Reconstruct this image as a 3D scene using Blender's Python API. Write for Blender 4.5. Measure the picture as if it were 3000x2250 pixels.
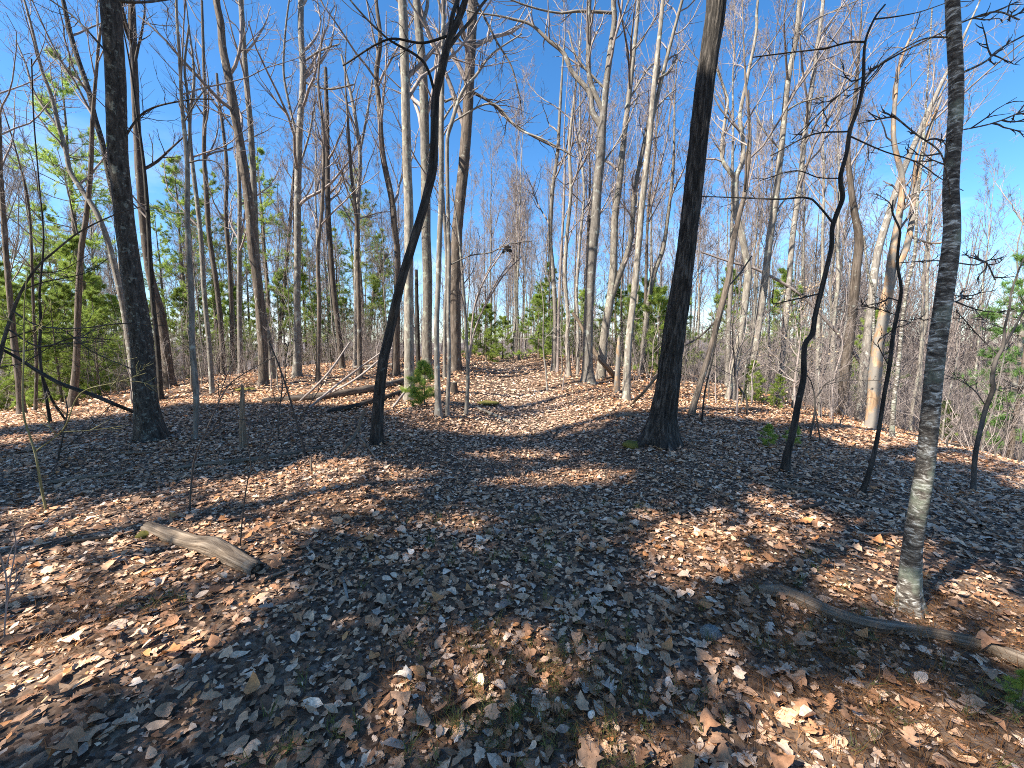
import bpy, math, random
import numpy as np
from mathutils import Vector
# ------------------------------------------------------------------ camera, sky, sun, exposure
for o in list(bpy.data.objects): bpy.data.objects.remove(o)
SC = bpy.context.scene
COL = SC.collection
EYE = 1.6
PITCH = math.radians(5.5)
FPX = 1157.0                       # focal length in pixels of the 3000 px wide photograph
SUN_A = math.radians(60)           # the sun stands behind the viewer, this far round to the left
SUN_E = math.radians(43)
cam_d = bpy.data.cameras.new('camera'); cam = bpy.data.objects.new('camera', cam_d); COL.objects.link(cam)
cam_d.sensor_width = 36; cam_d.lens = 36*FPX/3000; cam_d.clip_start = 0.05; cam_d.clip_end = 6000
cam.location = (0, 0, EYE); cam.rotation_euler = (math.pi/2-PITCH, 0, 0)
SC.camera = cam
SC.cycles.use_denoising = False; SC.cycles.filter_width = 1.0
SC.view_settings.view_transform = 'Standard'; SC.view_settings.look = 'None'
SC.view_settings.exposure = 1.6; SC.view_settings.gamma = 1.0
SUNV = np.array([-math.sin(SUN_A)*math.cos(SUN_E), -math.cos(SUN_A)*math.cos(SUN_E), math.sin(SUN_E)])  # to the sun
W = bpy.data.worlds.new('World'); SC.world = W; W.use_nodes = True
wn = W.node_tree; wn.nodes.clear()
def N(nt, kind, **kw):
    n = nt.nodes.new(kind)
    for k, v in kw.items():
        if k.startswith('i_'):
            key = k[2:]; key = int(key) if key.isdigit() else key.replace('_', ' ')
            n.inputs[key].default_value = v
        else: setattr(n, k, v)
    return n
sky = N(wn, 'ShaderNodeTexSky', sky_type='NISHITA', sun_disc=False, altitude=300, air_density=1.0, dust_density=0.6, ozone_density=4.0)
sky.sun_elevation = SUN_E
sky.sun_rotation = math.atan2(SUNV[0], SUNV[1])
hs = N(wn, 'ShaderNodeHueSaturation', i_Hue=.499, i_Saturation=1.24)
tc = N(wn, 'ShaderNodeTexCoord'); mp = N(wn, 'ShaderNodeMapping'); mp.inputs['Scale'].default_value = (1.6, 1.6, 4.2); mp.inputs['Location'].default_value = (.35, .2, .1)
nz = N(wn, 'ShaderNodeTexNoise', i_Scale=1.7, i_Detail=7.0, i_Roughness=0.58)
rp = N(wn, 'ShaderNodeMapRange', i_1=0.52, i_2=0.78, i_3=0.0, i_4=0.6)
sp = N(wn, 'ShaderNodeSeparateXYZ'); rz = N(wn, 'ShaderNodeMapRange', i_1=0.08, i_2=0.42, i_3=1.0, i_4=0.0)
mu = N(wn, 'ShaderNodeMath', operation='MULTIPLY'); mx = N(wn, 'ShaderNodeMixRGB'); mx.inputs[2].default_value = (7.4, 7.9, 8.6, 1)
bg = N(wn, 'ShaderNodeBackground', i_Strength=0.092); wo = N(wn, 'ShaderNodeOutputWorld')
for a, b in ((tc.outputs['Generated'], mp.inputs[0]), (mp.outputs[0], nz.inputs['Vector']), (nz.outputs[0], rp.inputs[0]), (tc.outputs['Generated'], sp.inputs[0]),
             (sp.outputs[2], rz.inputs[0]), (rp.outputs[0], mu.inputs[0]), (rz.outputs[0], mu.inputs[1]), (mu.outputs[0], mx.inputs[0]), (sky.outputs[0], hs.inputs['Color']),
             (hs.outputs[0], mx.inputs[1]), (mx.outputs[0], bg.inputs[0]), (bg.outputs[0], wo.inputs[0])): wn.links.new(a, b)
sd = bpy.data.lights.new('sun', 'SUN'); sd.energy = 4.9; sd.angle = math.radians(0.53); sd.color = (1.0, 0.93, 0.82)
so = bpy.data.objects.new('sun', sd); COL.objects.link(so); so.location = (0, 0, 60)
so.rotation_euler = Vector(SUNV.tolist()).to_track_quat('Z', 'Y').to_euler()

# ------------------------------------------------------------------ helpers
rng = np.random.default_rng(7)
random.seed(7)
def hsh(i, j, k, s):
    h = (i*374761393 + j*668265263 + k*2147483647 + s*974711) & 0xffffffff
    h = ((h ^ (h >> 13))*1274126177) & 0xffffffff
    return ((h ^ (h >> 16)) & 0xffff)/65535.0
def vn(P, s=0):
    P = np.asarray(P, float); f = np.floor(P).astype(np.int64); t = P-f; t = t*t*(3-2*t); r = 0
    for a in (0, 1):
        for b in (0, 1):
            for c in (0, 1):
                w = (t[..., 0] if a else 1-t[..., 0])*(t[..., 1] if b else 1-t[..., 1])*(t[..., 2] if c else 1-t[..., 2])
                r = r+w*hsh(f[..., 0]+a, f[..., 1]+b, f[..., 2]+c, s)
    return r*2-1
def fbm(P, o=3, s=0):
    P = np.asarray(P, float); r = 0; a = 1.0
    for i in range(o): r = r+a*vn(P*2**i, s+i*7); a *= .5
    return r
def n2(x, y, k, s=0, o=3): return fbm(np.stack([x*k, y*k, np.zeros_like(x)+.37], -1), o, s)
def nrm(v): return v/np.maximum(np.linalg.norm(v, axis=-1, keepdims=True), 1e-9)
YC = [-400, -30, 0, 5, 8, 12, 18, 24, 30, 40, 60, 100, 300, 3000]; ZC = [-30, 0, 0, -.05, .0, .2, .55, .85, .9, .55, -1.2, -6, -40, -42]
YD = np.linspace(-400, 3000, 6801); ZD = np.interp(YD, YC, ZC); ZD = np.convolve(np.pad(ZD, 6, 'edge'), np.ones(13)/13, 'valid')
def ground(x, y):
    x = np.asarray(x, float); y = np.asarray(y, float); x, y = np.broadcast_arrays(x, y)
    z = np.interp(y, YD, ZD)
    r = np.maximum(x-3, 0); z = z-np.where(r < 8, .0155*r*r, .992+.248*(r-8)+.002*np.minimum(r-8, 60)**2*.5)
    l = np.maximum(-x-3, 0); z = z-np.where(l < 16, .00465*l*l, 1.19+.149*(l-16)+.002*np.minimum(l-16, 70)**2*.5)
    z = np.maximum(z, -46+4*n2(x, y, .004, 3))
    far = np.clip((np.hypot(x, y)-4)/40, 0, 1)
    xp = .25*np.sin(y*.19)
    pf = np.clip((y-1.5)/5, .25, 1)*np.clip((45-y)/15, 0, 1)
    z = z-.17*pf*np.exp(-((x-xp)/1.05)**2)+.10*pf*(np.exp(-((x-xp-2.1)/.6)**2)+np.exp(-((x-xp+2.1)/.6)**2))
    z = z+.05*n2(x, y, .7, 5, 3)+.16*far*n2(x, y, .22, 9, 2)-.02
    return z
CP, SP = math.cos(PITCH), math.sin(PITCH)
def ray(X, Y):
    u = (X-1500)/FPX; v = (1125-Y)/FPX
    return np.array([u, CP+v*SP, -SP+v*CP])
def at(X, Y, D):
    d = ray(X, Y); return np.array([0, 0, EYE])+d*(D/d[1])
def scale_at(g, X, Y): return (g[1]*CP-(g[2]-EYE)*SP)/FPX/math.sqrt(1+((X-1500)/FPX)**2*.5+((1125-Y)/FPX)**2*.8)
def hit(X, Y, far=60):
    d = ray(X, Y); s = np.linspace(.8, far, 4000)/d[1]
    P = np.array([0, 0, EYE])+s[:, None]*d; dz = P[:, 2]-ground(P[:, 0], P[:, 1]); i = np.argmax(dz < 0)
    if dz[i] >= 0: i = np.argmin(dz[:int(len(s)*.5)])
    return P[i]
def proj(P):
    q = P-np.array([0, 0, EYE]); dep = q[:, 1]*CP-q[:, 2]*SP; up = q[:, 1]*SP+q[:, 2]*CP
    dep2 = np.where(dep > .05, dep, .05)
    return 1500+FPX*q[:, 0]/dep2, 1125-FPX*up/dep2, dep
def mesh(name, V, F4=None, F3=None, mat=None, smooth=True, attrs=None):
    me = bpy.data.meshes.new(name); V = np.asarray(V, np.float32)
    loops = []; starts = []; c = 0
    if F4 is not None and len(F4): loops.append(np.asarray(F4).ravel()); starts.append(np.arange(len(F4))*4+c); c += len(F4)*4
    if F3 is not None and len(F3): loops.append(np.asarray(F3).ravel()); starts.append(np.arange(len(F3))*3+c); c += len(F3)*3
    lo = np.concatenate(loops).astype(np.int32); st = np.concatenate(starts).astype(np.int32)
    me.vertices.add(len(V)); me.vertices.foreach_set('co', V.ravel())
    me.loops.add(len(lo)); me.loops.foreach_set('vertex_index', lo)
    me.polygons.add(len(st)); me.polygons.foreach_set('loop_start', st)
    if smooth: me.polygons.foreach_set('use_smooth', np.ones(len(st), bool))
    for k, (t, d) in (attrs or {}).items():
        a = me.attributes.new(k, t, 'POINT'); a.data.foreach_set('vector' if t == 'FLOAT_VECTOR' else 'color', np.asarray(d, np.float32).ravel())
    if mat: me.materials.append(mat)
    me.update(calc_edges=True); return me
def link(name, me, parent=None, loc=(0, 0, 0)):
    o = bpy.data.objects.new(name, me); COL.objects.link(o); o.parent = parent; o.location = loc; return o
def tag(o, label, cat, group=None):
    o['label'] = label; o['category'] = cat
    if group: o['group'] = group
    return o
def thing(name, label, cat, loc=(0, 0, 0), group=None):
    o = link(name, None, None, loc); o.empty_display_size = .2; return tag(o, label, cat, group)
def dup(o, parent=None):
    c = o.copy(); COL.objects.link(c); c.parent = parent
    for ch in o.children: dup(ch, c)
    return c
# ---- tubes: many polylines turned to one mesh
class Tubes:
    def __init__(s): s.b = []
    def add(s, P, R, sides=5, mod=None): s.b.append((np.asarray(P, float), np.asarray(R, float), sides, mod))
    def mesh(s, name, mat, base):
        VV = []; FF = []; BK = []; off = 0
        for P, R, S, mod in s.b:
            if P.ndim == 2: P = P[None]; R = R[None]
            n, k, _ = P.shape
            T = nrm(np.gradient(P, axis=1)); m = np.abs(T.mean(1)); ref = np.eye(3)[np.argmin(m, 1)][:, None, :]
            U = nrm(ref-(ref*T).sum(-1, keepdims=True)*T); Vv = np.cross(T, U)
            a = np.arange(S)/S*2*np.pi
            L = np.concatenate([np.zeros((n, 1)), np.cumsum(np.linalg.norm(np.diff(P, axis=1), axis=-1), 1)], 1)
            rr = R[:, :, None]*np.ones(S)
            bk = np.stack([rr*np.cos(a)+hsh(np.arange(n), off, 1, 3)[:, None, None]*9, rr*np.sin(a), L[:, :, None]+0*rr], -1)
            if mod is not None: rr = rr*mod(a[None, :], L[0][:, None], R[0][:, None])[None]
            X = P[:, :, None, :]+rr[..., None]*(np.cos(a)[:, None]*U[:, :, None, :]+np.sin(a)[:, None]*Vv[:, :, None, :])
            i = np.arange(n)[:, None, None]*k*S+np.arange(k-1)[None, :, None]*S+np.arange(S); j = np.roll(i, -1, 2)
            FF.append((np.stack([i, j, j+S, i+S], -1).reshape(-1, 4)+off)); VV.append(X.reshape(-1, 3)); BK.append(bk.reshape(-1, 3)); off += n*k*S
        V = np.concatenate(VV)-np.asarray(base)
        return mesh(name, V, np.concatenate(FF), None, mat, True, {'bk': ('FLOAT_VECTOR', np.concatenate(BK))})
def smoothline(P, R, step):
    P = np.asarray(P, float); R = np.asarray(R, float); L = np.r_[0, np.cumsum(np.linalg.norm(np.diff(P, axis=0), axis=1))]
    n = max(int(L[-1]/step), 6); t = np.linspace(0, L[-1], n)
    D = np.gradient(P, axis=0)/np.maximum(np.gradient(L), 1e-6)[:, None]
    i = np.clip(np.searchsorted(L, t)-1, 0, len(L)-2); h = (L[i+1]-L[i]); s = ((t-L[i])/h)[:, None]; h = h[:, None]
    Q = (2*s**3-3*s*s+1)*P[i]+(s**3-2*s*s+s)*h*D[i]+(-2*s**3+3*s*s)*P[i+1]+(s**3-s*s)*h*D[i+1]
    return Q, np.interp(t, L, R)
def grow(base, d, L, r0, n, wob, up, tip=.3):
    P = [base]; d = nrm(d)
    for i in range(n-1):
        d = nrm(d+rng.normal(0, wob, d.shape)+np.array([0, 0, up])); P.append(P[-1]+d*(L/(n-1))[:, None])
    return np.stack(P, 1), r0[:, None]*(1-(1-tip)*np.linspace(0, 1, n))[None]
def kids(P, R, cnt, t0, t1, ang, lr, n, wob, up, rr=.55, rmin=.003, fall=.5, tip=.3, Lp=None):
    m, k, _ = P.shape
    if Lp is None: Lp = np.linalg.norm(np.diff(P, axis=1), axis=-1).sum(1)
    ip = np.repeat(np.arange(m), cnt); t = rng.uniform(t0, t1, len(ip)); x = t*(k-1); i = np.minimum(x.astype(int), k-2); f = (x-i)[:, None]
    B = P[ip, i]*(1-f)+P[ip, i+1]*f; T = nrm(P[ip, i+1]-P[ip, i]); rb = R[ip, i]*(1-f[:, 0])+R[ip, i+1]*f[:, 0]
    q = nrm(np.cross(T, nrm(rng.normal(0, 1, T.shape)))); a = np.radians(rng.normal(ang, 10, len(ip)))[:, None]
    d = np.cos(a)*T+np.sin(a)*q
    L = Lp[ip]*lr*(1-fall*(t-t0)/max(t1-t0, .01))*rng.uniform(.6, 1.25, len(ip))
    return grow(B, d, L, np.maximum(rb*rr, rmin), n, wob, up, tip)

# ------------------------------------------------------------------ materials
def newmat(name):
    m = bpy.data.materials.new(name); m.use_nodes = True; nt = m.node_tree; nt.nodes.clear()
    out = N(nt, 'ShaderNodeOutputMaterial'); p = N(nt, 'ShaderNodeBsdfPrincipled', i_Roughness=.85); p.inputs['Specular IOR Level'].default_value = .2
    nt.links.new(p.outputs[0], out.inputs[0]); return m, nt, p
def ramp(nt, stops, interp='LINEAR'):
    r = nt.nodes.new('ShaderNodeValToRGB'); r.color_ramp.interpolation = interp
    e = r.color_ramp.elements
    while len(e) < len(stops): e.new(.5)
    for x, (p, c) in zip(e, stops): x.position = p; x.color = (*c, 1) if len(c) == 3 else c
    return r
def bark(name, dark, mid, lite, spot, spotamt=.58, scale=18, stretch=.14, bump=.6, spotscale=5, vary=.25, dist=.012):
    m, nt, p = newmat(name); lk = nt.links.new
    at_ = N(nt, 'ShaderNodeAttribute', attribute_name='bk'); oi = N(nt, 'ShaderNodeObjectInfo')
    of = N(nt, 'ShaderNodeVectorMath', operation='MULTIPLY_ADD'); of.inputs[1].default_value = (0, 0, 1)
    ad = N(nt, 'ShaderNodeVectorMath', operation='ADD'); sc_ = N(nt, 'ShaderNodeVectorMath', operation='SCALE'); sc_.inputs['Scale'].default_value = 37.0
    cb = N(nt, 'ShaderNodeCombineXYZ'); lk(oi.outputs['Random'], cb.inputs[2]); lk(cb.outputs[0], sc_.inputs[0]); lk(at_.outputs['Vector'], ad.inputs[0]); lk(sc_.outputs[0], ad.inputs[1])
    mp = N(nt, 'ShaderNodeMapping'); mp.inputs['Scale'].default_value = (scale, scale, scale*stretch); lk(ad.outputs[0], mp.inputs[0])
    n1 = N(nt, 'ShaderNodeTexNoise', i_Scale=1.0, i_Detail=6.0, i_Roughness=.65, i_Distortion=.6); lk(mp.outputs[0], n1.inputs['Vector'])
    r1 = ramp(nt, [(.3, dark), (.5, mid), (.72, lite)]); lk(n1.outputs[0], r1.inputs[0])
    n2_ = N(nt, 'ShaderNodeTexNoise', i_Scale=float(spotscale), i_Detail=5.0, i_Roughness=.6); lk(ad.outputs[0], n2_.inputs['Vector'])
    r2 = ramp(nt, [(spotamt, (0, 0, 0)), (spotamt+.07, (1, 1, 1))]); lk(n2_.outputs[0], r2.inputs[0])
    mxx = N(nt, 'ShaderNodeMixRGB'); mxx.inputs[2].default_value = (*spot, 1); lk(r2.outputs[0], mxx.inputs[0]); lk(r1.outputs[0], mxx.inputs[1])
    hv = N(nt, 'ShaderNodeHueSaturation'); mr = N(nt, 'ShaderNodeMapRange', i_3=1-vary, i_4=1+vary); lk(oi.outputs['Random'], mr.inputs[0]); lk(mr.outputs[0], hv.inputs['Value']); lk(mxx.outputs[0], hv.inputs['Color'])
    lk(hv.outputs[0], p.inputs['Base Color'])
    b = N(nt, 'ShaderNodeBump', i_Strength=bump, i_Distance=dist); lk(n1.outputs[0], b.inputs['Height']); lk(b.outputs[0], p.inputs['Normal'])
    return m
M = {}
M['grey'] = bark('bark_grey', (.085, .075, .064), (.175, .155, .132), (.29, .265, .23), (.33, .335, .29), .57, 22, .2, .8)
M['pale'] = bark('bark_pale', (.075, .064, .052), (.18, .158, .13), (.31, .285, .24), (.29, .30, .235), .57, 18, .25, .6)
M['brown'] = bark('bark_brown', (.035, .027, .021), (.10, .079, .062), (.21, .175, .145), (.27, .27, .23), .62, 22, .12, .9)
M['dark'] = bark('bark_dark', (.010, .009, .008), (.035, .031, .027), (.10, .09, .078), (.14, .145, .125), .63, 24, .14, .9)
M['maple'] = bark('bark_maple', (.014, .012, .010), (.06, .052, .044), (.14, .125, .108), (.19, .195, .165), .57, 24, .3, 1.0, 13, .1, .02)
M['oak'] = bark('bark_oak', (.008, .007, .006), (.036, .031, .026), (.15, .13, .11), (.14, .15, .125), .68, 30, .14, 1.0, 4, .08, .03)
M['dead'] = bark('bark_dead_orange', (.14, .095, .06), (.33, .215, .13), (.46, .35, .25), (.20, .18, .155), .44, 16, .16, .9, 3, .1)
M['log'] = bark('wood_weathered', (.05, .036, .026), (.19, .142, .10), (.36, .29, .22), (.19, .17, .14), .62, 60, .05, 1.0, 6, .12)
M['twig'] = bark('twig_bark', (.13, .105, .095), (.24, .20, .18), (.36, .31, .28), (.33, .29, .27), .6, 9, .3, .2, 3, .2)
M['redtwig'] = bark('twig_bark_reddish', (.12, .095, .085), (.22, .18, .162), (.33, .285, .262), (.31, .27, .25), .6, 9, .3, .2, 3, .2)
M['darktwig'] = bark('twig_bark_dark', (.03, .026, .022), (.07, .06, .052), (.13, .115, .10), (.12, .11, .10), .6, 12, .3, .3, 3, .2)
M['greenstem'] = bark('sapling_bark_olive', (.10, .09, .04), (.20, .18, .08), (.30, .27, .14), (.26, .24, .16), .6, 12, .3, .3, 3, .2)
M['pinebark'] = bark('bark_pine', (.05, .038, .03), (.13, .10, .08), (.23, .19, .16), (.22, .22, .18), .62, 18, .2, .9)
def birchmat():
    m, nt, p = newmat('bark_birch'); lk = nt.links.new
    a = N(nt, 'ShaderNodeAttribute', attribute_name='bk')
    mp = N(nt, 'ShaderNodeMapping'); mp.inputs['Scale'].default_value = (17, 17, 44); lk(a.outputs['Vector'], mp.inputs[0])
    n1 = N(nt, 'ShaderNodeTexNoise', i_Scale=1.0, i_Detail=5.0, i_Roughness=.7, i_Distortion=.8); lk(mp.outputs[0], n1.inputs['Vector'])
    r1 = ramp(nt, [(.38, (.035, .029, .024)), (.50, (.10, .085, .07)), (.565, (.22, .20, .17)), (.63, (.50, .49, .45))]); lk(n1.outputs[0], r1.inputs[0])
    n2_ = N(nt, 'ShaderNodeTexNoise', i_Scale=3.2, i_Detail=6.0, i_Roughness=.65); lk(a.outputs['Vector'], n2_.inputs['Vector'])
    r2 = ramp(nt, [(.5, (0, 0, 0)), (.62, (1, 1, 1))]); lk(n2_.outputs[0], r2.inputs[0])
    mxx = N(nt, 'ShaderNodeMixRGB'); mxx.inputs[2].default_value = (.30, .34, .25, 1); ml = N(nt, 'ShaderNodeMath', operation='MULTIPLY', i_1=.6); lk(r2.outputs[0], ml.inputs[0])
    lk(ml.outputs[0], mxx.inputs[0]); lk(r1.outputs[0], mxx.inputs[1]); lk(mxx.outputs[0], p.inputs['Base Color'])
    b = N(nt, 'ShaderNodeBump', i_Strength=.7, i_Distance=.006); lk(n1.outputs[0], b.inputs['Height']); lk(b.outputs[0], p.inputs['Normal']); return m
M['birch'] = birchmat()
def needlemat(name, c1, c2):
    m, nt, p = newmat(name); lk = nt.links.new; a = N(nt, 'ShaderNodeAttribute', attribute_name='col'); oi = N(nt, 'ShaderNodeObjectInfo')
    sep = N(nt, 'ShaderNodeSeparateColor'); lk(a.outputs['Color'], sep.inputs[0])
    mxx = N(nt, 'ShaderNodeMixRGB'); mxx.inputs[1].default_value = (*c1, 1); mxx.inputs[2].default_value = (*c2, 1); lk(sep.outputs[0], mxx.inputs[0])
    hv = N(nt, 'ShaderNodeHueSaturation'); mr = N(nt, 'ShaderNodeMapRange', i_3=.75, i_4=1.25); lk(oi.outputs['Random'], mr.inputs[0]); lk(mr.outputs[0], hv.inputs['Value']); lk(mxx.outputs[0], hv.inputs['Color'])
    lk(hv.outputs[0], p.inputs['Base Color']); p.inputs['Roughness'].default_value = .55
    tr = N(nt, 'ShaderNodeBsdfTranslucent'); lk(hv.outputs[0], tr.inputs[0]); ms = N(nt, 'ShaderNodeMixShader', i_0=.45)
    out = [n for n in nt.nodes if n.type == 'OUTPUT_MATERIAL'][0]; lk(p.outputs[0], ms.inputs[1]); lk(tr.outputs[0], ms.inputs[2]); lk(ms.outputs[0], out.inputs[0]); return m
M['needle'] = needlemat('pine_needles', (.20, .31, .05), (.40, .47, .12))
M['needledk'] = needlemat('pine_needles_blue_green', (.10, .20, .055), (.20, .32, .09))
M['grass'] = needlemat('grass_blades', (.09, .13, .03), (.26, .25, .09))
M['drypine'] = needlemat('dry_needles', (.20, .085, .03), (.36, .19, .08))
def leafmat():
    m, nt, p = newmat('dead_leaves'); lk = nt.links.new; a = N(nt, 'ShaderNodeAttribute', attribute_name='col')
    g = N(nt, 'ShaderNodeNewGeometry'); n1 = N(nt, 'ShaderNodeTexNoise', i_Scale=55.0, i_Detail=3.0); lk(g.outputs['Position'], n1.inputs['Vector'])
    hv = N(nt, 'ShaderNodeHueSaturation'); mr = N(nt, 'ShaderNodeMapRange', i_1=.3, i_2=.7, i_3=.72, i_4=1.2); lk(n1.outputs[0], mr.inputs[0]); lk(mr.outputs[0], hv.inputs['Value']); lk(a.outputs['Color'], hv.inputs['Color'])
    lk(hv.outputs[0], p.inputs['Base Color']); p.inputs['Roughness'].default_value = .6; p.inputs['Specular IOR Level'].default_value = .3
    return m
M['leaf'] = leafmat()
LEAFC = np.array([(.36, .235, .155), (.44, .315, .225), (.52, .41, .325), (.28, .16, .095), (.17, .10, .062), (.36, .31, .275), (.24, .205, .185), (.37, .185, .08), (.47, .38, .31), (.11, .068, .045), (.58, .50, .43)])
LEAFC = LEAFC*np.array([1.54, 1.34, 1.13])
LEAFW = np.array([.23, .20, .08, .15, .11, .03, .03, .035, .05, .07, .02]); LEAFW = LEAFW/LEAFW.sum()
def groundmat():
    m, nt, p = newmat('forest_soil'); lk = nt.links.new; g = N(nt, 'ShaderNodeNewGeometry')
    vo = N(nt, 'ShaderNodeTexVoronoi', i_Scale=46.0); lk(g.outputs['Position'], vo.inputs['Vector'])
    sep = N(nt, 'ShaderNodeSeparateColor'); lk(vo.outputs['Color'], sep.inputs[0])
    r = ramp(nt, [(0, (.05, .032, .022)), (.25, (.12, .072, .045)), (.5, (.20, .125, .078)), (.75, (.27, .18, .12)), (1, (.15, .12, .10))]); lk(sep.outputs[0], r.inputs[0])
    n1 = N(nt, 'ShaderNodeTexNoise', i_Scale=26.0, i_Detail=5.0); lk(g.outputs['Position'], n1.inputs['Vector'])
    hv = N(nt, 'ShaderNodeHueSaturation'); mr = N(nt, 'ShaderNodeMapRange', i_1=.3, i_2=.7, i_3=.45, i_4=1.05); lk(n1.outputs[0], mr.inputs[0]); lk(mr.outputs[0], hv.inputs['Value']); lk(r.outputs[0], hv.inputs['Color'])
    lk(hv.outputs[0], p.inputs['Base Color']); b = N(nt, 'ShaderNodeBump', i_Strength=.8, i_Distance=.012); lk(sep.outputs[1], b.inputs['Height']); lk(b.outputs[0], p.inputs['Normal']); return m
M['ground'] = groundmat()
def hillmat():
    m, nt, p = newmat('far_bare_wood'); lk = nt.links.new; g = N(nt, 'ShaderNodeNewGeometry')
    n1 = N(nt, 'ShaderNodeTexNoise', i_Scale=.25, i_Detail=8.0, i_Roughness=.75); lk(g.outputs['Position'], n1.inputs['Vector'])
    r = ramp(nt, [(.3, (.075, .066, .066)), (.5, (.135, .12, .115)), (.68, (.20, .18, .17))]); lk(n1.outputs[0], r.inputs[0]); lk(r.outputs[0], p.inputs['Base Color']); return m
M['hill'] = hillmat()
m_, nt_, p_ = newmat('moss'); g_ = N(nt_, 'ShaderNodeTexNoise', i_Scale=40.0, i_Detail=4.0); r_ = ramp(nt_, [(.35, (.06, .06, .012)), (.65, (.20, .17, .04))]); nt_.links.new(g_.outputs[0], r_.inputs[0]); nt_.links.new(r_.outputs[0], p_.inputs[0]); M['moss'] = m_
m_, nt_, p_ = newmat('lichen_stone'); g_ = N(nt_, 'ShaderNodeTexNoise', i_Scale=30.0, i_Detail=5.0); r_ = ramp(nt_, [(.35, (.07, .065, .06)), (.55, (.18, .18, .17)), (.68, (.34, .38, .33))]); nt_.links.new(g_.outputs[0], r_.inputs[0]); nt_.links.new(r_.outputs[0], p_.inputs[0]); M['stone'] = m_
m_, nt_, p_ = newmat('log_end_black'); p_.inputs['Base Color'].default_value = (.012, .010, .009, 1); M['log_end'] = m_

# ------------------------------------------------------------------ ground and far hills
def axis(lo, hi, fine_lo, fine_hi, st, g=1.13):
    a = list(np.arange(fine_lo, fine_hi+st/2, st)); d = st; x = fine_hi
    while x < hi: d *= g; x += d; a.append(x)
    d = st; x = fine_lo; b = []
    while x > lo: d *= g; x -= d; b.append(x)
    return np.array(b[::-1]+a)
gx = axis(-1800, 1800, -10, 10, .13); gy = axis(-250, 3000, -1.5, 15, .13, 1.10)
XX, YY = np.meshgrid(gx, gy); ZZ = ground(XX, YY); ny, nx = XX.shape
I = (np.arange(ny-1)[:, None]*nx+np.arange(nx-1)).ravel()
GROUND = link('ground', mesh('ground', np.stack([XX, YY, ZZ], -1).reshape(-1, 3), np.stack([I, I+1, I+1+nx, I+nx], -1), None, M['ground'])); GROUND['kind'] = 'structure'
az = np.radians(np.linspace(-95, 95, 360)); rd = np.linspace(0, 1, 28); A, Rr = np.meshgrid(az, rd)
rad = 420+700*Rr; hx = rad*np.sin(A); hy = rad*np.cos(A)
ridge = 9+8*np.sin(A*2.3+.9)+5*np.sin(A*6.1)+3*np.sin(A*13)
hz = -48+(ridge+48)*np.sin(np.clip(Rr*1.15, 0, 1)*np.pi/2)**1.3+4.0*n2(hx, hy, .05, 21, 4)*np.clip(Rr*4, 0, 1)
k = az.size; I = (np.arange(27)[:, None]*k+np.arange(k-1)).ravel()
hl = link('hills', mesh('hills', np.stack([hx, hy, hz], -1).reshape(-1, 3), np.stack([I, I+1, I+1+k, I+k], -1), None, M['hill'])); hl['kind'] = 'structure'

# ------------------------------------------------------------------ traced trees (photograph pixels give directions; the base on the ground gives the distance)
LOGTXT = []
def crown(tb, P, R, H, dens=1.0, t0=.45, up=.10, ang=42, twig=True, lr=.26):
    """bare crown on a trunk polyline"""
    k1 = max(int(11*dens), 3)
    p1, r1 = kids(P[None], R[None], k1, t0, .985, ang, lr, 8, .13, up, .5, .012, .55)
    p2, r2 = kids(p1, r1, 6, .2, .97, 40, .48, 6, .16, .07, .55, .006, .5)
    p3, r3 = kids(p2, r2, 4, .2, .98, 38, .5, 4, .18, .05, .6, .0042, .45)
    tb.add(p1, r1, 6); tb.add(p2, r2, 4); tb.add(p3, r3, 3)
    if twig:
        p4, r4 = kids(p3, r3, 2, .25, 1, 35, .55, 3, .16, .05, .7, .0032, .4); tb.add(p4, r4, 3)
def trunkmod(seed, rough, flare, kind='plain', lf=.9):
    def f(a, L, r):
        P = np.stack([np.cos(a)*2.2+0*L, np.sin(a)*2.2+0*L, L*lf+0*a], -1)
        m = 1+rough*fbm(P*1.0, 3, seed)
        if kind == 'furrow':
            q = np.stack([np.cos(a)*9+0*L, np.sin(a)*9+0*L, L*2.3+0*a], -1); q2 = np.stack([np.cos(a)*17+0*L, np.sin(a)*17+0*L, L*5+0*a], -1)
            m = m+.085*(1-2.4*np.abs(vn(q, seed+40)))+.04*vn(q2, seed+50)-.03
        if kind == 'flaky':
            q = np.stack([np.cos(a)*6+0*L, np.sin(a)*6+0*L, L*7+0*a], -1); m = m+.035*fbm(q, 3, seed+60)
        rt = .5+.5*np.cos(a*5+seed)+.4*np.cos(a*3+seed*2)
        return m+flare*np.exp(-np.maximum(L-.22, 0)/(.8*r+.07))*(.35+.65*rt)
    return f
SHADE3D = []          # trunk points to be shaded by pine needles put on their sun rays
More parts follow.
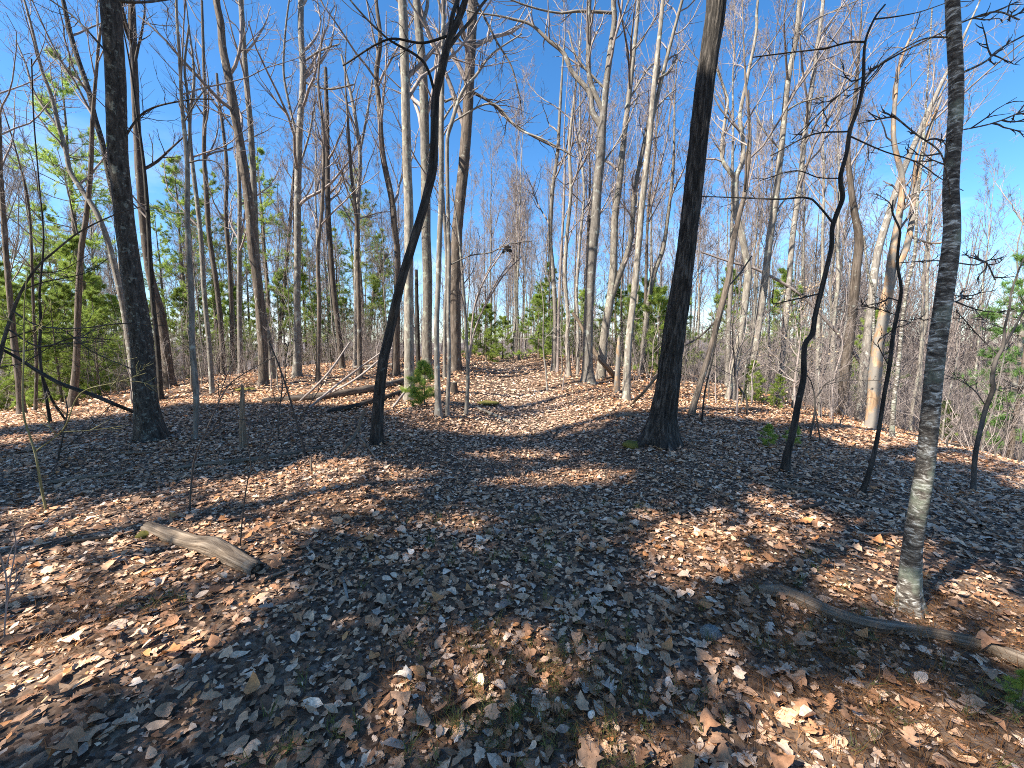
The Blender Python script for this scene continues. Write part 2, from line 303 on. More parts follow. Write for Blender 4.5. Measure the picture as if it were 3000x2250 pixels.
def tree(name, label, mat, pts, D=None, H=None, dens=.6, t0=.5, limbs=(), sides=10, rough=.07, flare=.5, kind='plain', twm='twig', shade=None, ang=42, group=None, cat='tree', crown_on=True, step=.12, lr=.26, lcr=.25):
    b = pts[0]
    g = hit(b[0], b[1]) if D is None else at(b[0], b[1], D)
    D = g[1]; z0 = float(ground(g[0], D)); base = np.array([g[0], D, z0])
    P = []; R = []
    for (X, Y, w) in pts:
        q = at(X, Y, D); dep = (q[1]*CP-(q[2]-EYE)*SP); P.append(q); R.append(.92*w/2*dep/FPX/math.sqrt(1+((X-1500)/FPX)**2))
    LOGTXT.append('%-22s D=%5.1f x=%5.1f dia=%.2f ztop=%.1f dz=%.2f' % (name, D, base[0], 2*R[0], P[-1][2], P[0][2]-z0))
    if abs(P[0][2]-z0) > .02: P[0] = base.copy()
    P.insert(0, P[0]-np.array([0, 0, .25])); R.insert(0, R[0])
    tip = P[-1]; vis = len(P)
    H = H or max(14., tip[2]-z0+4)
    if crown_on and tip[2]-z0 < H:
        d = nrm(P[-1]-P[-3]); left = H-(tip[2]-z0); n = max(int(left/1.2), 2); r = R[-1]
        for i in range(n):
            d = nrm(d+rng.normal(0, .06, 3)+np.array([0, 0, .10])); P.append(P[-1]+d*left/n); R.append(max(r*(1-(i+1)/n), .012))
    P = np.array(P); R = np.array(R)
    yj = np.cumsum(rng.normal(0, .02, len(P))); P[2:, 1] += yj[2:]
    Q, q = smoothline(P, R, step)
    T = thing(name, label, cat, tuple(base), group)
    tb = Tubes(); tb.add(Q, q, sides, trunkmod(len(LOGTXT), rough, flare, kind)); link('trunk', tb.mesh('trunk', M[mat], base), T)
    cr = Tubes()
    if crown_on: crown(cr, Q, q, H, dens, t0, ang=ang, lr=lr)
    for lm in limbs:
        Pl = []; Rl = []
        for (X, Y, w) in lm:
            v = at(X, Y, D); dep = v[1]*CP-(v[2]-EYE)*SP; Pl.append(v); Rl.append(max(w/2*dep/FPX/math.sqrt(1+((X-1500)/FPX)**2), .004))
        Pl = np.array(Pl); i = np.argmin(np.linalg.norm(Q-Pl[0], axis=1)); 
        if np.linalg.norm(Q[i]-Pl[0]) < 1.2: Pl[0] = Q[i]
        yd = np.cumsum(rng.normal(0, .10, len(Pl)))*np.linspace(0, 1, len(Pl)); Pl[:, 1] += yd
        if Pl[-1][2]-z0 > 5 and lm[-1][1] < 60:
            d = nrm(Pl[-1]-Pl[-2]); 
            for i in range(3): Pl = np.vstack([Pl, Pl[-1]+nrm(d+rng.normal(0, .1, 3)+np.array([0, 0, .1]))*1.1]); Rl.append(Rl[-1]*.72)
        Q2, q2 = smoothline(Pl, Rl, step*1.2)
        tl = Tubes(); tl.add(Q2, q2, 7 if q2[0] > .02 else 5); lo = link('limb', tl.mesh('limb', M[mat], base), T)
        if lcr:
            Ln = max(np.linalg.norm(np.diff(Q2, axis=0), axis=1).sum(), .6)
            p2, r2 = kids(Q2[None], q2[None], int(6+Ln*1.6), .15, .98, 42, .30, 6, .16, .06, .5, .005, .4, Lp=np.array([min(Ln, 4.5)])); p3, r3 = kids(p2, r2, 4, .2, .98, 38, .5, 4, .16, .04, .6, .0036, .4)
            tw = Tubes(); tw.add(p2, r2, 4); tw.add(p3, r3, 3); tw = link('twigs', tw.mesh('twigs', M[twm], base), lo); tw['kind'] = 'stuff'
    if cr.b:
        c = link('branches', cr.mesh('branches', M[twm], base), T); c['kind'] = 'stuff'
    if shade is not None:
        dep = D
        for P_, r_ in zip(Q, q):
            X, Y, _ = proj(P_[None]); 
            if shade[0] < Y[0] < shade[1]: SHADE3D.append(P_)
    return T
def line(*p): return list(p)

# --- big foreground trees
tree('maple_tree', 'thick dark maple trunk with lichen patches, flared roots, front left', 'maple', line((445,1292,98),(436,1180,84),(427,1016,77),(405,860,72),(382,700,68),(372,560,67),(362,452,68),(359,226,68),(348,0,70)), H=17, dens=.8, t0=.55, sides=28, rough=.06, flare=.55, kind='flaky', twm='darktwig', shade=(-200, 1400), step=.05,
     limbs=[line((385,22,14),(402,10,10),(412,-40,9)), line((404,452,9),(430,335,7),(560,300,5),(650,310,4)), line((325,190,9),(230,60,7),(150,0,6))])
tree('oak_tree', 'big straight dark oak with furrowed bark right of the trail', 'oak', line((1935,1296,108),(1943,1220,84),(1953,1152,77),(1968,1040,71),(1984,926,66),(1999,810,60),(2014,700,58),(2029,588,59),(2062,271,61),(2096,0,63)), H=19, dens=1.0, t0=.5, sides=64, rough=.04, flare=.62, kind='furrow', twm='darktwig', shade=(270, 1320), step=.03)
tree('birch_tree', 'nearest white-flecked birch trunk at the right foreground', 'birch', line((2668,1790,92),(2668,1740,80),(2675,1605,69),(2692,1400,66),(2698,1288,63),(2728,1016,62),(2772,700,60),(2787,542,54),(2814,271,54),(2819,0,52)), H=11, dens=.5, t0=.5, sides=32, rough=.05, flare=.45, kind='flaky', twm='darktwig', shade=(-200, 1050), step=.03,
     limbs=[line((2843,214,11),(2886,181,9),(3000,100,8),(3120,40,6)), line((2840,55,8),(2920,27,6),(3060,10,5)), line((2750,590,6),(2732,533,6),(2678,479,5),(2588,443,4),(2502,402,3)), line((2790,90,8),(2700,110,6),(2560,200,5),(2470,300,3)), line((2820,380,6),(2900,365,5),(3010,320,4)), line((2770,770,4),(2850,778,4),(2930,760,3),(2990,810,3)), line((2745,900,4),(2800,880,4),(2900,850,3))])
tree('leaning_tree', 'dark crooked trunk leaning right beside the trail, left of the oak', 'dark', line((1105,1302,44),(1108,1200,36),(1122,1062,32),(1140,971,30),(1158,881,29),(1181,790,28),(1208,700,27),(1226,633,27),(1253,520,28),(1262,470,30),(1267,407,26),(1271,271,24),(1289,203,24),(1312,113,24),(1339,45,22),(1357,0,20)), H=9.5, dens=.5, t0=.6, sides=20, rough=.10, flare=.3, kind='furrow', twm='darktwig', shade=(-200, 1320), step=.05,
     limbs=[line((1316,85,8),(1240,130,7),(1140,120,6),(1000,185,5)), line((1275,268,9),(1240,180,8),(1130,110,6),(1020,0,5)), line((1308,110,14),(1325,40,13),(1340,-30,11))])
# --- clump of trunks left of the trail
tree('grey_tree', 'thick pale trunk directly behind the dark leaning tree', 'pale', line((1200,1172,36),(1200,1050,31),(1199,926,30),(1199,633,30),(1194,497,29),(1192,362,28),(1188,181,28),(1181,0,27)), H=17, dens=.7, t0=.45, sides=16, step=.08)
tree('grey_tree', 'stout pale grey trunk in the middle of the trailside clump, behind the little green pine', 'pale', line((1251,1110,36),(1251,971,31),(1253,836,31),(1249,700,30),(1246,452,29),(1240,226,28),(1228,90,26),(1221,0,24)), H=18, dens=.8, t0=.42, sides=16, step=.08, limbs=[line((1237,90,12),(1248,20,11),(1252,-30,10)), line((1246,452,7),(1330,300,6),(1400,250,4))])
tree('slim_tree', 'slender grey trunk rising beside the small green pine at the trail', 'grey', line((1285,1222,25),(1283,1107,19),(1280,971,17),(1285,836,17),(1289,700,17),(1294,588,17),(1296,362,15),(1298,226,15),(1302,60,13)), H=13, dens=.6, t0=.5, sides=12, step=.07)
tree('slim_tree', 'slender trunk with a pale S-curved limb reaching right over the trail', 'grey', line((1310,1216,14),(1316,1062,12),(1314,926,13),(1316,760,13),(1312,560,12),(1312,407,12),(1325,362,13)), H=6.5, dens=.25, t0=.6, sides=10, step=.06, crown_on=False,
     limbs=[line((1323,370,12),(1344,294,11),(1362,258,9),(1393,212,8),(1430,158,6),(1457,131,5),(1530,75,4)), line((1344,300,8),(1335,287,8),(1318,283,7),(1304,292,6),(1290,270,4)), line((1390,265,5),(1440,305,6),(1520,380,6),(1590,420,5),(1680,470,4)), line((1315,775,5),(1380,748,4),(1440,738,4),(1482,716,3),(1560,700,3))])
tree('brown_tree', 'thick straight brown trunk at the right end of the trailside clump', 'brown', line((1332,1088,44),(1332,926,34),(1337,745,34),(1339,678,34),(1357,497,34),(1368,362,33),(1375,226,33),(1382,90,32),(1384,0,32)), H=20, dens=.9, t0=.45, sides=18, step=.08, kind='flaky', limbs=[line((1390,262,9),(1440,300,8),(1500,355,7),(1600,410,5),(1680,440,4)), line((1405,-20,7),(1425,60,7),(1457,122,6),(1497,190,5),(1520,271,4),(1530,345,3))])
tree('thin_sapling', 'thin crooked sapling standing alone at the left edge of the sunny trail', 'grey', line((1366,1216,13),(1371,1107,11),(1368,1016,10),(1362,903,10),(1357,836,9),(1352,760,8),(1340,650,6)), H=5, dens=.4, t0=.5, sides=8, cat='sapling', lr=.3)
tree('slim_tree', 'brown-grey trunk just left of the pale trunks, behind the leaning tree', 'brown', line((1160,1100,26),(1163,926,21),(1165,745,20),(1158,678,20),(1149,588,19),(1122,452,18),(1113,316,17),(1104,226,16),(1116,120,14),(1104,0,12)), H=17, dens=.8, t0=.4, sides=12)
tree('dead_tree', 'blackish dead stem wedged between the two pale trunks', 'dark', line((1226,1100,15),(1225,1000,15),(1222,900,13),(1219,790,10)), H=5, crown_on=False, sides=8, rough=.15)
tree('slim_tree', 'second slender grey trunk inside the clump, bark lit above the brown stump', 'grey', line((1303,1110,13),(1304,950,12),(1310,780,12),(1300,600,11),(1290,430,10),(1285,250,9)), H=13, dens=.6, t0=.4, sides=9)
tree('arching_sapling', 'pale thin stem arching right across the far trail', 'twig', line((1372,1070,8),(1385,990,7),(1405,930,6),(1435,870,6),(1480,800,5),(1530,750,4)), H=6, crown_on=False, sides=6, cat='sapling', limbs=[line((1400,940,4),(1440,850,4),(1500,760,3))])
tree('arching_sapling', 'brown thin stem arching steeply right over the far trail', 'twig', line((1378,1050,8),(1382,960,7),(1395,880,6),(1425,810,5),(1470,740,4)), H=6, crown_on=False, sides=6, cat='sapling', limbs=[line((1390,900,4),(1430,790,3),(1490,690,3))])
# --- right of the trail
tree('grey_tree', 'double-stemmed grey tree at the right bank of the trail, long limb arching left', 'grey', line((1721,1122,40),(1721,1060,33),(1723,971,31),(1728,836,31),(1737,700,30),(1741,678,30),(1750,542,31),(1759,452,31),(1762,380,28),(1768,330,22),(1775,249,21),(1789,136,19),(1798,68,17),(1796,0,17)), H=17, dens=.7, t0=.5, sides=16, step=.07,
     limbs=[line((1757,370,20),(1737,330,17),(1728,271,15),(1678,203,14),(1651,140,13),(1610,104,11),(1556,54,8),(1497,32,7),(1461,27,5)), line((1742,330,16),(1727,226,15),(1725,100,15),(1725,0,14)), line((1725,50,9),(1690,35,8),(1640,33,6),(1560,25,5)), line((1770,500,6),(1830,380,5),(1880,260,4)), line((1735,260,7),(1690,170,6),(1665,90,5))])
tree('grey_tree', 'lichen-pale tree forking low, just right of the double-stemmed grey tree', 'pale', line((1760,1110,32),(1769,994,27),(1787,881,26),(1797,790,24),(1802,633,22),(1814,542,20),(1827,407,18),(1841,294,16),(1854,181,14),(1866,68,13),(1872,0,12)), H=16, dens=.7, t0=.45, sides=14, step=.08, limbs=[line((1787,885,20),(1812,810,18),(1836,745,17),(1848,690,16),(1858,560,14),(1885,430,12),(1905,330,9),(1930,200,7)), line((1840,294,7),(1900,200,6),(1935,170,4))])
tree('grey_tree', 'smooth straight grey trunk between the pale snag and the oak', 'pale', line((1834,1172,27),(1839,1016,22),(1854,881,21),(1872,700,21),(1877,633,20),(1891,497,20),(1900,407,20),(1909,294,17),(1931,90,14),(1940,0,13)), H=16, dens=.7, t0=.45, sides=14, step=.08, limbs=[line((1906,380,13),(1918,316,13),(1949,181,12),(1976,68,10),(1990,0,9)), line((1925,240,8),(1960,210,8),(1985,160,7)), line((1904,340,6),(1960,270,5),(2000,230,4))])
tree('slim_tree', 'slim grey trunk at the far right edge of the trail, twin of its neighbour', 'grey', line((1622,1086,19),(1626,926,15),(1619,790,15),(1612,700,14),(1618,560,13),(1633,452,12),(1640,330,10)), H=15, dens=.8, t0=.35, sides=10)
tree('slim_tree', 'thin brown-grey trunk immediately right of the slim twin trunk, far trail edge', 'twig', line((1634,1092,10),(1637,926,9),(1642,790,9),(1650,650,8),(1655,500,7)), H=12, dens=.7, t0=.35, sides=8)
tree('slim_tree', 'pale wavy slim trunk with lichen, second right of the far trail end', 'pale', line((1667,1104,16),(1662,1000,14),(1664,926,13),(1655,800,13),(1660,700,12),(1672,560,11),(1668,430,10)), H=14, dens=.8, t0=.35, sides=10)
tree('slim_tree', 'slim grey trunk close against the left of the double-stemmed tree', 'grey', line((1692,1100,11),(1694,980,10),(1690,850,10),(1700,700,9),(1712,560,8),(1700,420,7)), H=13, dens=.7, t0=.4, sides=9)
tree('broken_snag', 'pale broken snag with orange rotten wood, waist-high, right of the trail', 'dead', line((1806,1150,18),(1809,1080,14),(1812,1030,13),(1815,985,8)), H=2, crown_on=False, sides=12, rough=.25, cat='snag')
tree('grey_tree', 'pale trunk leaning right behind the smooth grey trunk, left of the oak', 'pale', line((1880,1075,20),(1892,970,18),(1905,860,17),(1922,790,16),(1945,730,14),(1960,640,12),(1975,500,10)), D=17, H=14, dens=.8, t0=.4, sides=10)
tree('slim_tree', 'dark-patched slim trunk leaning right, just right of the oak', 'brown', line((2025,1217,22),(2045,1130,20),(2081,1016,19),(2102,926,20),(2131,813,20),(2151,700,18),(2167,633,17),(2185,565,16),(2190,520,14),(2199,452,12),(2199,362,10),(2185,271,8)), H=9, dens=.5, t0=.5, sides=14, step=.07, limbs=[line((2105,930,6),(2060,985,6),(2005,1027,5)), line((2185,570,7),(2176,540,8),(2170,480,6),(2172,420,5),(2160,300,4)), line((2125,850,5),(2180,800,6),(2230,740,5))])
tree('thin_sapling', 'thin reddish stem propped against the slim leaning trunk right of the oak', 'dark', line((2056,1238,6),(2065,1150,6),(2085,1070,6),(2098,1000,5),(2103,940,4)), H=3, crown_on=False, sides=6, cat='sapling')
tree('grey_tree', 'pale lichen-covered tree forking into a Y, right of the oak', 'pale', line((2140,1172,34),(2149,1107,27),(2167,994,25),(2185,858,25),(2190,790,24),(2176,700,23),(2163,633,23),(2158,520,22),(2176,475,16),(2181,407,15),(2172,339,13),(2194,226,12),(2221,90,10),(2226,0,9)), H=15, dens=.7, t0=.45, sides=14, limbs=[line((2158,520,15),(2145,506,14),(2122,470,13),(2120,407,11),(2136,316,9),(2149,271,8),(2118,180,6))])
tree('grey_tree', 'straight grey trunk leaning slightly right, next right of the Y-forked tree', 'pale', line((2194,1172,32),(2203,1084,25),(2221,971,24),(2242,836,24),(2258,700,24),(2267,633,23),(2289,452,22),(2298,362,20),(2312,226,20),(2332,113,18),(2344,0,17)), H=16, dens=.8, t0=.5, sides=14, limbs=[line((2290,440,6),(2240,380,5),(2215,320,4)), line((2296,330,7),(2330,310,6),(2400,300,5)), line((2325,120,7),(2370,70,6),(2460,20,5)), line((2262,660,6),(2290,600,5),(2330,560,4))])
tree('brown_tree', 'brown-grey trunk behind and left of the crooked black sapling', 'grey', line((2280,1182,24),(2294,1016,20),(2307,880,20),(2321,700,20),(2343,542,19),(2357,407,18),(2375,271,16),(2393,136,14),(2407,0,13)), H=15, dens=.9, t0=.42, sides=12)
tree('crooked_sapling', 'black zigzag sapling in the shade, its trunk bending at waist height', 'dark', line((2300,1380,30),(2303,1330,25),(2316,1265,23),(2334,1175,22),(2350,1107,20),(2353,1039,18),(2358,1004,18),(2375,980,18),(2384,926,17),(2402,858,17),(2416,790,16),(2429,723,16),(2432,669,16),(2452,624,17),(2466,579,17),(2457,524,16),(2475,452,14),(2488,384,14),(2506,316,13),(2520,249,13),(2531,127,9),(2556,59,8),(2588,18,7)), H=7, dens=.3, t0=.6, sides=14, rough=.12, twm='darktwig', shade=(-200, 1400), step=.05, crown_on=False, cat='sapling',
     limbs=[line((2432,662,8),(2400,610,7),(2375,579,7),(2271,588,6),(2180,580,5),(2059,570,3)), line((2488,380,6),(2407,375,6),(2325,407,4)), line((2524,244,9),(2565,199,8),(2633,158,7),(2723,113,6),(2791,77,5)), line((2395,865,7),(2370,868,6),(2310,882,5),(2290,885,4),(2280,845,4)), line((2530,130,8),(2490,125,7),(2420,140,6),(2330,140,5),(2220,150,4)), line((2503,400,6),(2588,443,5),(2678,479,5),(2732,533,4),(2752,583,3)), line((2457,530,5),(2400,520,4),(2330,500,4),(2240,520,3)), line((2560,60,6),(2640,40,5),(2720,20,4))])
tree('crooked_sapling', 'thin dark sapling with wavy stem between zigzag sapling and foreground birch', 'dark', line((2527,1442,19),(2536,1387,17),(2556,1324,16),(2576,1242,15),(2588,1152,15),(2601,1062,14),(2610,1007,14),(2626,949,14),(2635,894,13),(2633,849,11),(2626,768,10),(2628,700,9),(2626,678,8),(2606,624,7),(2604,590,5)), H=3, sides=12, rough=.12, twm='darktwig', shade=(-200, 1460), step=.05, crown_on=False, cat='sapling',
     limbs=[line((2628,880,5),(2600,873,5),(2570,885,4),(2540,895,4),(2500,880,3)), line((2627,920,4),(2580,900,4),(2540,893,3)), line((2628,945,4),(2665,938,4),(2706,932,3)), line((2630,770,4),(2690,770,3),(2740,770,3)), line((2594,1070,4),(2560,1030,4),(2542,1000,3),(2545,960,3)), line((2608,625,4),(2640,580,4),(2655,530,3))])
tree('dead_tree', 'leaning dead tree with bright orange bare wood on its trunk', 'dead', line((2562,1172,46),(2570,1040,42),(2592,926,38),(2606,850,36),(2630,790,26),(2656,730,24),(2678,640,22),(2690,542,20),(2715,440,17),(2740,350,13),(2765,280,9)), H=9, dens=.4, t0=.6, sides=16, rough=.12, kind='flaky', crown_on=False, cat='dead tree', limbs=[line((2603,850,30),(2612,760,28),(2619,700,26),(2633,600,22),(2642,520,20),(2619,407,17),(2628,271,14),(2642,181,11),(2687,77,7)), line((2700,700,8),(2740,715,8),(2790,690,7)), line((2660,560,10),(2680,470,9),(2720,350,7),(2770,210,6),(2800,130,4))])
tree('brown_tree', 'shaggy grey-brown trunk left of the orange dead tree', 'brown', line((2470,1180,38),(2480,1060,34),(2497,926,33),(2508,790,32),(2515,700,30),(2500,620,24),(2488,540,20),(2480,430,17),(2500,300,14),(2510,180,11)), H=13, dens=.8, t0=.4, sides=14, kind='flaky')
tree('grey_tree', 'grey trunk leaning right behind the orange dead tree', 'grey', line((2522,1172,32),(2535,1020,30),(2548,900,28),(2570,745,28),(2600,640,26),(2640,520,23),(2690,400,20),(2750,270,16),(2800,170,12),(2850,60,9)), D=12.5, H=14, dens=.8, t0=.45, sides=12)
tree('thin_birch', 'slim white birch behind the foreground birch, left of its base', 'birch', line((2612,1285,21),(2619,1152,16),(2630,1084,15),(2646,949,14),(2660,836,13),(2678,745,12),(2685,600,10),(2700,450,8)), H=9, dens=.5, t0=.45, sides=12, twm='twig')
tree('thin_birch', 'chalky white stem slanting left across the orange dead tree', 'birch', line((2577,925,10),(2560,860,9),(2545,800,9),(2537,740,8),(2533,690,7)), D=11.5, H=3, crown_on=False, sides=8)
tree('fallen_tree', 'bent grey pole arching left from the ground, half fallen against other trunks', 'twig', line((2566,1190,15),(2542,1107,14),(2497,1025,14),(2429,944,13),(2353,867,12),(2226,790,10),(2140,765,8),(2059,736,6)), H=4, crown_on=False, sides=8, cat='fallen tree')
tree('forked_sapling', 'dark forked sapling at the right edge, beyond the foreground birch', 'darktwig', line((2850,1438,20),(2857,1333,18),(2868,1265,17),(2886,1197,17),(2897,1139,17),(2895,1107,17),(2904,1053,16),(2922,1016,14),(2931,962,10),(2940,900,8),(2949,858,8),(2972,790,7),(2990,740,6)), H=4, sides=12, rough=.1, twm='darktwig', step=.05, crown_on=False, cat='sapling', limbs=[line((2924,1014,9),(2963,971,9),(3000,903,8),(3040,840,6)), line((2930,1030,4),(2975,1022,4),(3020,1000,3)), line((2898,1140,5),(2960,1135,4),(3020,1125,3)), line((2905,1030,5),(2885,1000,4),(2860,970,4),(2790,910,3)), line((2928,965,5),(2900,940,4),(2880,900,3)), line((2890,1190,5),(2840,1130,4),(2790,1090,3))])
tree('grey_tree', 'mottled grey trunk at the right edge behind the dark forked sapling', 'grey', line((2960,1330,30),(2965,1200,26),(2985,1050,24),(3000,930,22),(3020,800,20)), H=11, dens=.6, t0=.4, sides=10)
# --- left stand
tree('brown_tree', 'shaggy vine-hung dark trunk just right of the lichened maple', 'brown', line((497,1134,40),(490,1060,34),(470,930,34),(440,800,30),(424,680,29),(410,500,28),(398,260,26),(390,0,24)), H=15, dens=.6, t0=.5, sides=14, kind='flaky', rough=.12, twm='darktwig')
tree('slim_tree', 'dark thin trunk hidden behind the maple, nearest its right side', 'dark', line((470,1150,20),(458,1010,18),(445,880,17),(436,760,16),(425,600,15)), D=12, H=12, dens=.5, t0=.45, sides=10)
tree('slim_tree', 'grey twin-stemmed slim trunk in the shade, next right of the maple', 'grey', line((572,1288,16),(576,1170,21),(568,1000,21),(565,880,20),(556,720,19),(549,633,18),(552,475,16),(538,316,13),(533,181,11),(527,0,9)), H=11, dens=.6, t0=.5, sides=14, step=.07, limbs=[line((552,475,11),(556,390,10),(545,270,9),(543,200,8),(560,80,6)), line((555,480,6),(600,470,5),(640,480,4),(665,560,3)), line((540,360,6),(590,290,5),(615,250,4))])
tree('slim_tree', 'straight grey trunk second right of the maple', 'grey', line((622,1152,17),(615,1016,16),(603,880,16),(592,700,16),(580,588,15),(565,452,14),(560,360,12),(572,230,10)), H=13, dens=.7, t0=.42, sides=10)
tree('slim_tree', 'dark thin trunk bowing left at its foot, left stand, third right of the maple', 'brown', line((655,1092,20),(646,950,18),(633,836,18),(612,690,17),(603,560,16),(597,440,15),(600,300,13),(595,180,11),(590,0,9)), H=15, dens=.7, t0=.45, sides=10)
tree('slim_tree', 'thin dark-brown trunk in the left stand before the green pines', 'brown', line((683,1092,15),(678,926,14),(673,790,14),(662,633,14),(665,497,13),(655,384,12),(642,294,10),(637,217,9)), H=14, dens=.7, t0=.42, sides=10)
tree('slim_tree', 'thin straight pale trunk standing close left of the shaggy-barked leaner', 'grey', line((705,1097,19),(700,880,17),(700,700,16),(699,560,14),(695,450,12),(690,300,10)), H=14, dens=.7, t0=.42, sides=10)
tree('brown_tree', 'tall shaggy-barked trunk leaning left at the middle of the left stand', 'brown', line((773,1132,34),(768,1000,32),(750,790,31),(742,750,31),(728,588,31),(714,497,31),(700,407,30),(683,294,29),(669,217,28),(651,136,27),(646,68,26),(633,0,26)), H=18, dens=.8, t0=.48, sides=16, kind='flaky', rough=.12, limbs=[line((700,400,7),(640,320,6),(580,240,5),(530,120,4))])
tree('grey_tree', 'tall smooth pale trunk leaning left, right beside the shaggy-barked leaner', 'pale', line((800,1110,26),(790,1010,23),(770,900,22),(753,750,21),(746,542,20),(735,362,19),(723,226,19),(714,90,18),(707,0,17)), H=18, dens=.7, t0=.55, sides=14)
tree('grey_tree', 'sunlit pale trunk turning dark above, alone in front of the pines', 'grey', line((870,1106,31),(872,1016,25),(870,880,23),(870,750,23),(872,497,23),(877,362,22),(886,226,21),(881,90,20),(881,0,19)), H=17, dens=.9, t0=.42, sides=14, limbs=[line((876,420,9),(850,320,8),(835,220,7),(845,100,6),(860,0,5)), line((880,500,7),(905,400,6),(925,300,5)), line((888,180,7),(940,150,6),(1000,140,4)), line((886,240,7),(960,260,6),(1040,250,4))])
tree('slim_tree', 'thin dark trunk leaning right beside the sunlit pale trunk, left stand', 'brown', line((815,1070,15),(818,1030,14),(832,850,14),(845,700,13),(852,600,11),(865,450,8)), H=11, dens=.6, t0=.45, sides=9)
tree('slim_tree', 'thin brown trunk next right of the sunlit pale trunk', 'brown', line((931,1118,17),(933,990,14),(935,880,14),(931,745,13),(945,600,12),(950,400,10),(935,250,8)), H=13, dens=.7, t0=.4, sides=10)
tree('slim_tree', 'knobbly dark trunk bowed at its foot, midway between the sunlit trunk and the leaning tree', 'brown', line((1003,1080,20),(992,971,18),(976,836,18),(967,700,17),(963,633,17),(960,452,16),(958,316,14),(955,200,11)), H=14, dens=.7, t0=.42, sides=10)
tree('slim_tree', 'thin pale trunk with a wavy top, left of the dark leaning tree', 'grey', line((1040,1072,14),(1042,945,13),(1043,750,15),(1050,588,14),(1054,452,13),(1040,339,11),(1027,271,10),(1000,160,7)), H=14, dens=.8, t0=.4, sides=10, limbs=[line((1052,450,8),(1075,330,7),(1085,220,5))])
tree('slim_tree', 'slim brown trunk touching the wavy-topped pale one on its right', 'brown', line((1053,1062,17),(1052,945,15),(1050,820,14),(1046,650,13),(1030,500,11),(1020,350,9)), D=15.5, H=13, dens=.6, t0=.45, sides=10)
tree('slim_tree', 'small dark trunk leaning right in the distance behind the fallen log', 'brown', line((1075,1050,15),(1086,945,12),(1095,860,12),(1110,800,11),(1131,745,9)), H=8, dens=.5, t0=.5, sides=9)
tree('brown_tree', 'reddish-brown trunk with a swollen foot, left of the maple', 'brown', line((212,1192,36),(220,1110,28),(226,1016,25),(234,850,23),(244,725,21),(253,655,20),(267,520,18),(276,384,16),(281,300,14),(290,200,12),(300,100,10)), H=14, dens=.7, t0=.42, sides=12, kind='flaky')
tree('leaning_tree', 'long grey trunk leaning far left, its foot hidden behind the maple', 'grey', line((400,1140,30),(362,917,25),(335,790,22),(310,690,22),(280,620,21),(240,560,20),(200,500,19),(185,440,18),(165,370,17),(145,280,15),(120,200,13),(95,90,11),(72,0,9)), D=13, H=14, dens=.8, t0=.5, sides=12, limbs=[line((165,370,11),(118,307,10),(81,253,9),(45,172,7),(0,90,5))])
tree('leaning_tree', 'moss-tinted trunk leaning left high up, crossing behind the maple', 'maple', line((398,1150,24),(372,760,22),(330,560,22),(316,497,21),(298,416,21),(276,339,20),(253,253,20),(226,172,19),(199,90,19),(181,0,17)), D=14, H=18, dens=.8, t0=.5, sides=12)
tree('grey_tree', 'sunlit grey trunk showing as a pale strip along the maple\'s upper left side', 'pale', line((420,1145,44),(360,560,42),(338,340,42),(325,180,41),(316,0,40)), D=12, H=17, dens=.5, t0=.6, sides=14)
tree('brown_tree', 'reddish dark trunk at the far left edge with thinner trunks around it', 'brown', line((64,1215,34),(55,1110,28),(41,1016,26),(23,836,22),(9,700,20),(0,500,18),(-10,300,16)), H=14, dens=.7, t0=.42, sides=12, kind='flaky')
tree('slim_tree', 'thin dark trunk beside the reddish left-edge trunk, to its right', 'brown', line((104,1205,14),(100,1080,12),(95,940,11),(90,800,11),(80,600,9)), H=11, dens=.7, t0=.4, sides=9)
tree('slim_tree', 'thin dark crooked double trunk between the left edge and the swollen-footed trunk', 'dark', line((148,1240,13),(140,1150,12),(128,1050,12),(125,930,11),(124,860,9)), H=8, dens=.4, t0=.5, sides=9, limbs=[line((135,1110,9),(145,1180,9),(160,1235,9))])
tree('slim_tree', 'short dark trunk seen just right of the swollen-footed trunk', 'brown', line((258,1160,16),(255,1050,15),(248,930,14),(242,800,12)), H=12, dens=.7, t0=.4, sides=9)

tree('beech_sapling', 'beech sapling still holding pale tan leaves, right of the Y-forked tree', 'twig', line((2330,1190,9),(2334,1120,8),(2345,1040,6),(2350,970,4)), D=11, H=3.2, dens=1.2, t0=.25, sides=7, cat='sapling', lr=.55, ang=60)

# ------------------------------------------------------------------ pines
def tufts(C, D, n=9, L=.11, w=.012, spread=.75, per=None):
    """needle tufts at points C pointing along D -> vertices, triangles, colours"""
    m = len(C); d = nrm(D[:, None, :]+rng.normal(0, spread, (m, n, 3))); d = nrm(d)
    q = nrm(np.cross(d, rng.normal(0, 1, d.shape))); l = (L*rng.uniform(.7, 1.2, (m, n)))[..., None]; ww = np.broadcast_to(np.asarray(w, float), (m, n))[..., None]
    b = C[:, None, :]+rng.normal(0, .012, (m, n, 3))
    V = np.stack([b-q*ww*.5, b+q*ww*.5, b+d*l], 2).reshape(-1, 3)
    i = np.arange(m*n)*3; F = np.stack([i, i+1, i+2], -1)
    c = np.clip(rng.uniform(0, 1, m)[:, None]*.7+rng.uniform(0, .3, (m, n)), 0, 1); c = np.repeat(c.ravel(), 3)
    return V, F, np.stack([c, c, c, np.ones_like(c)], -1)
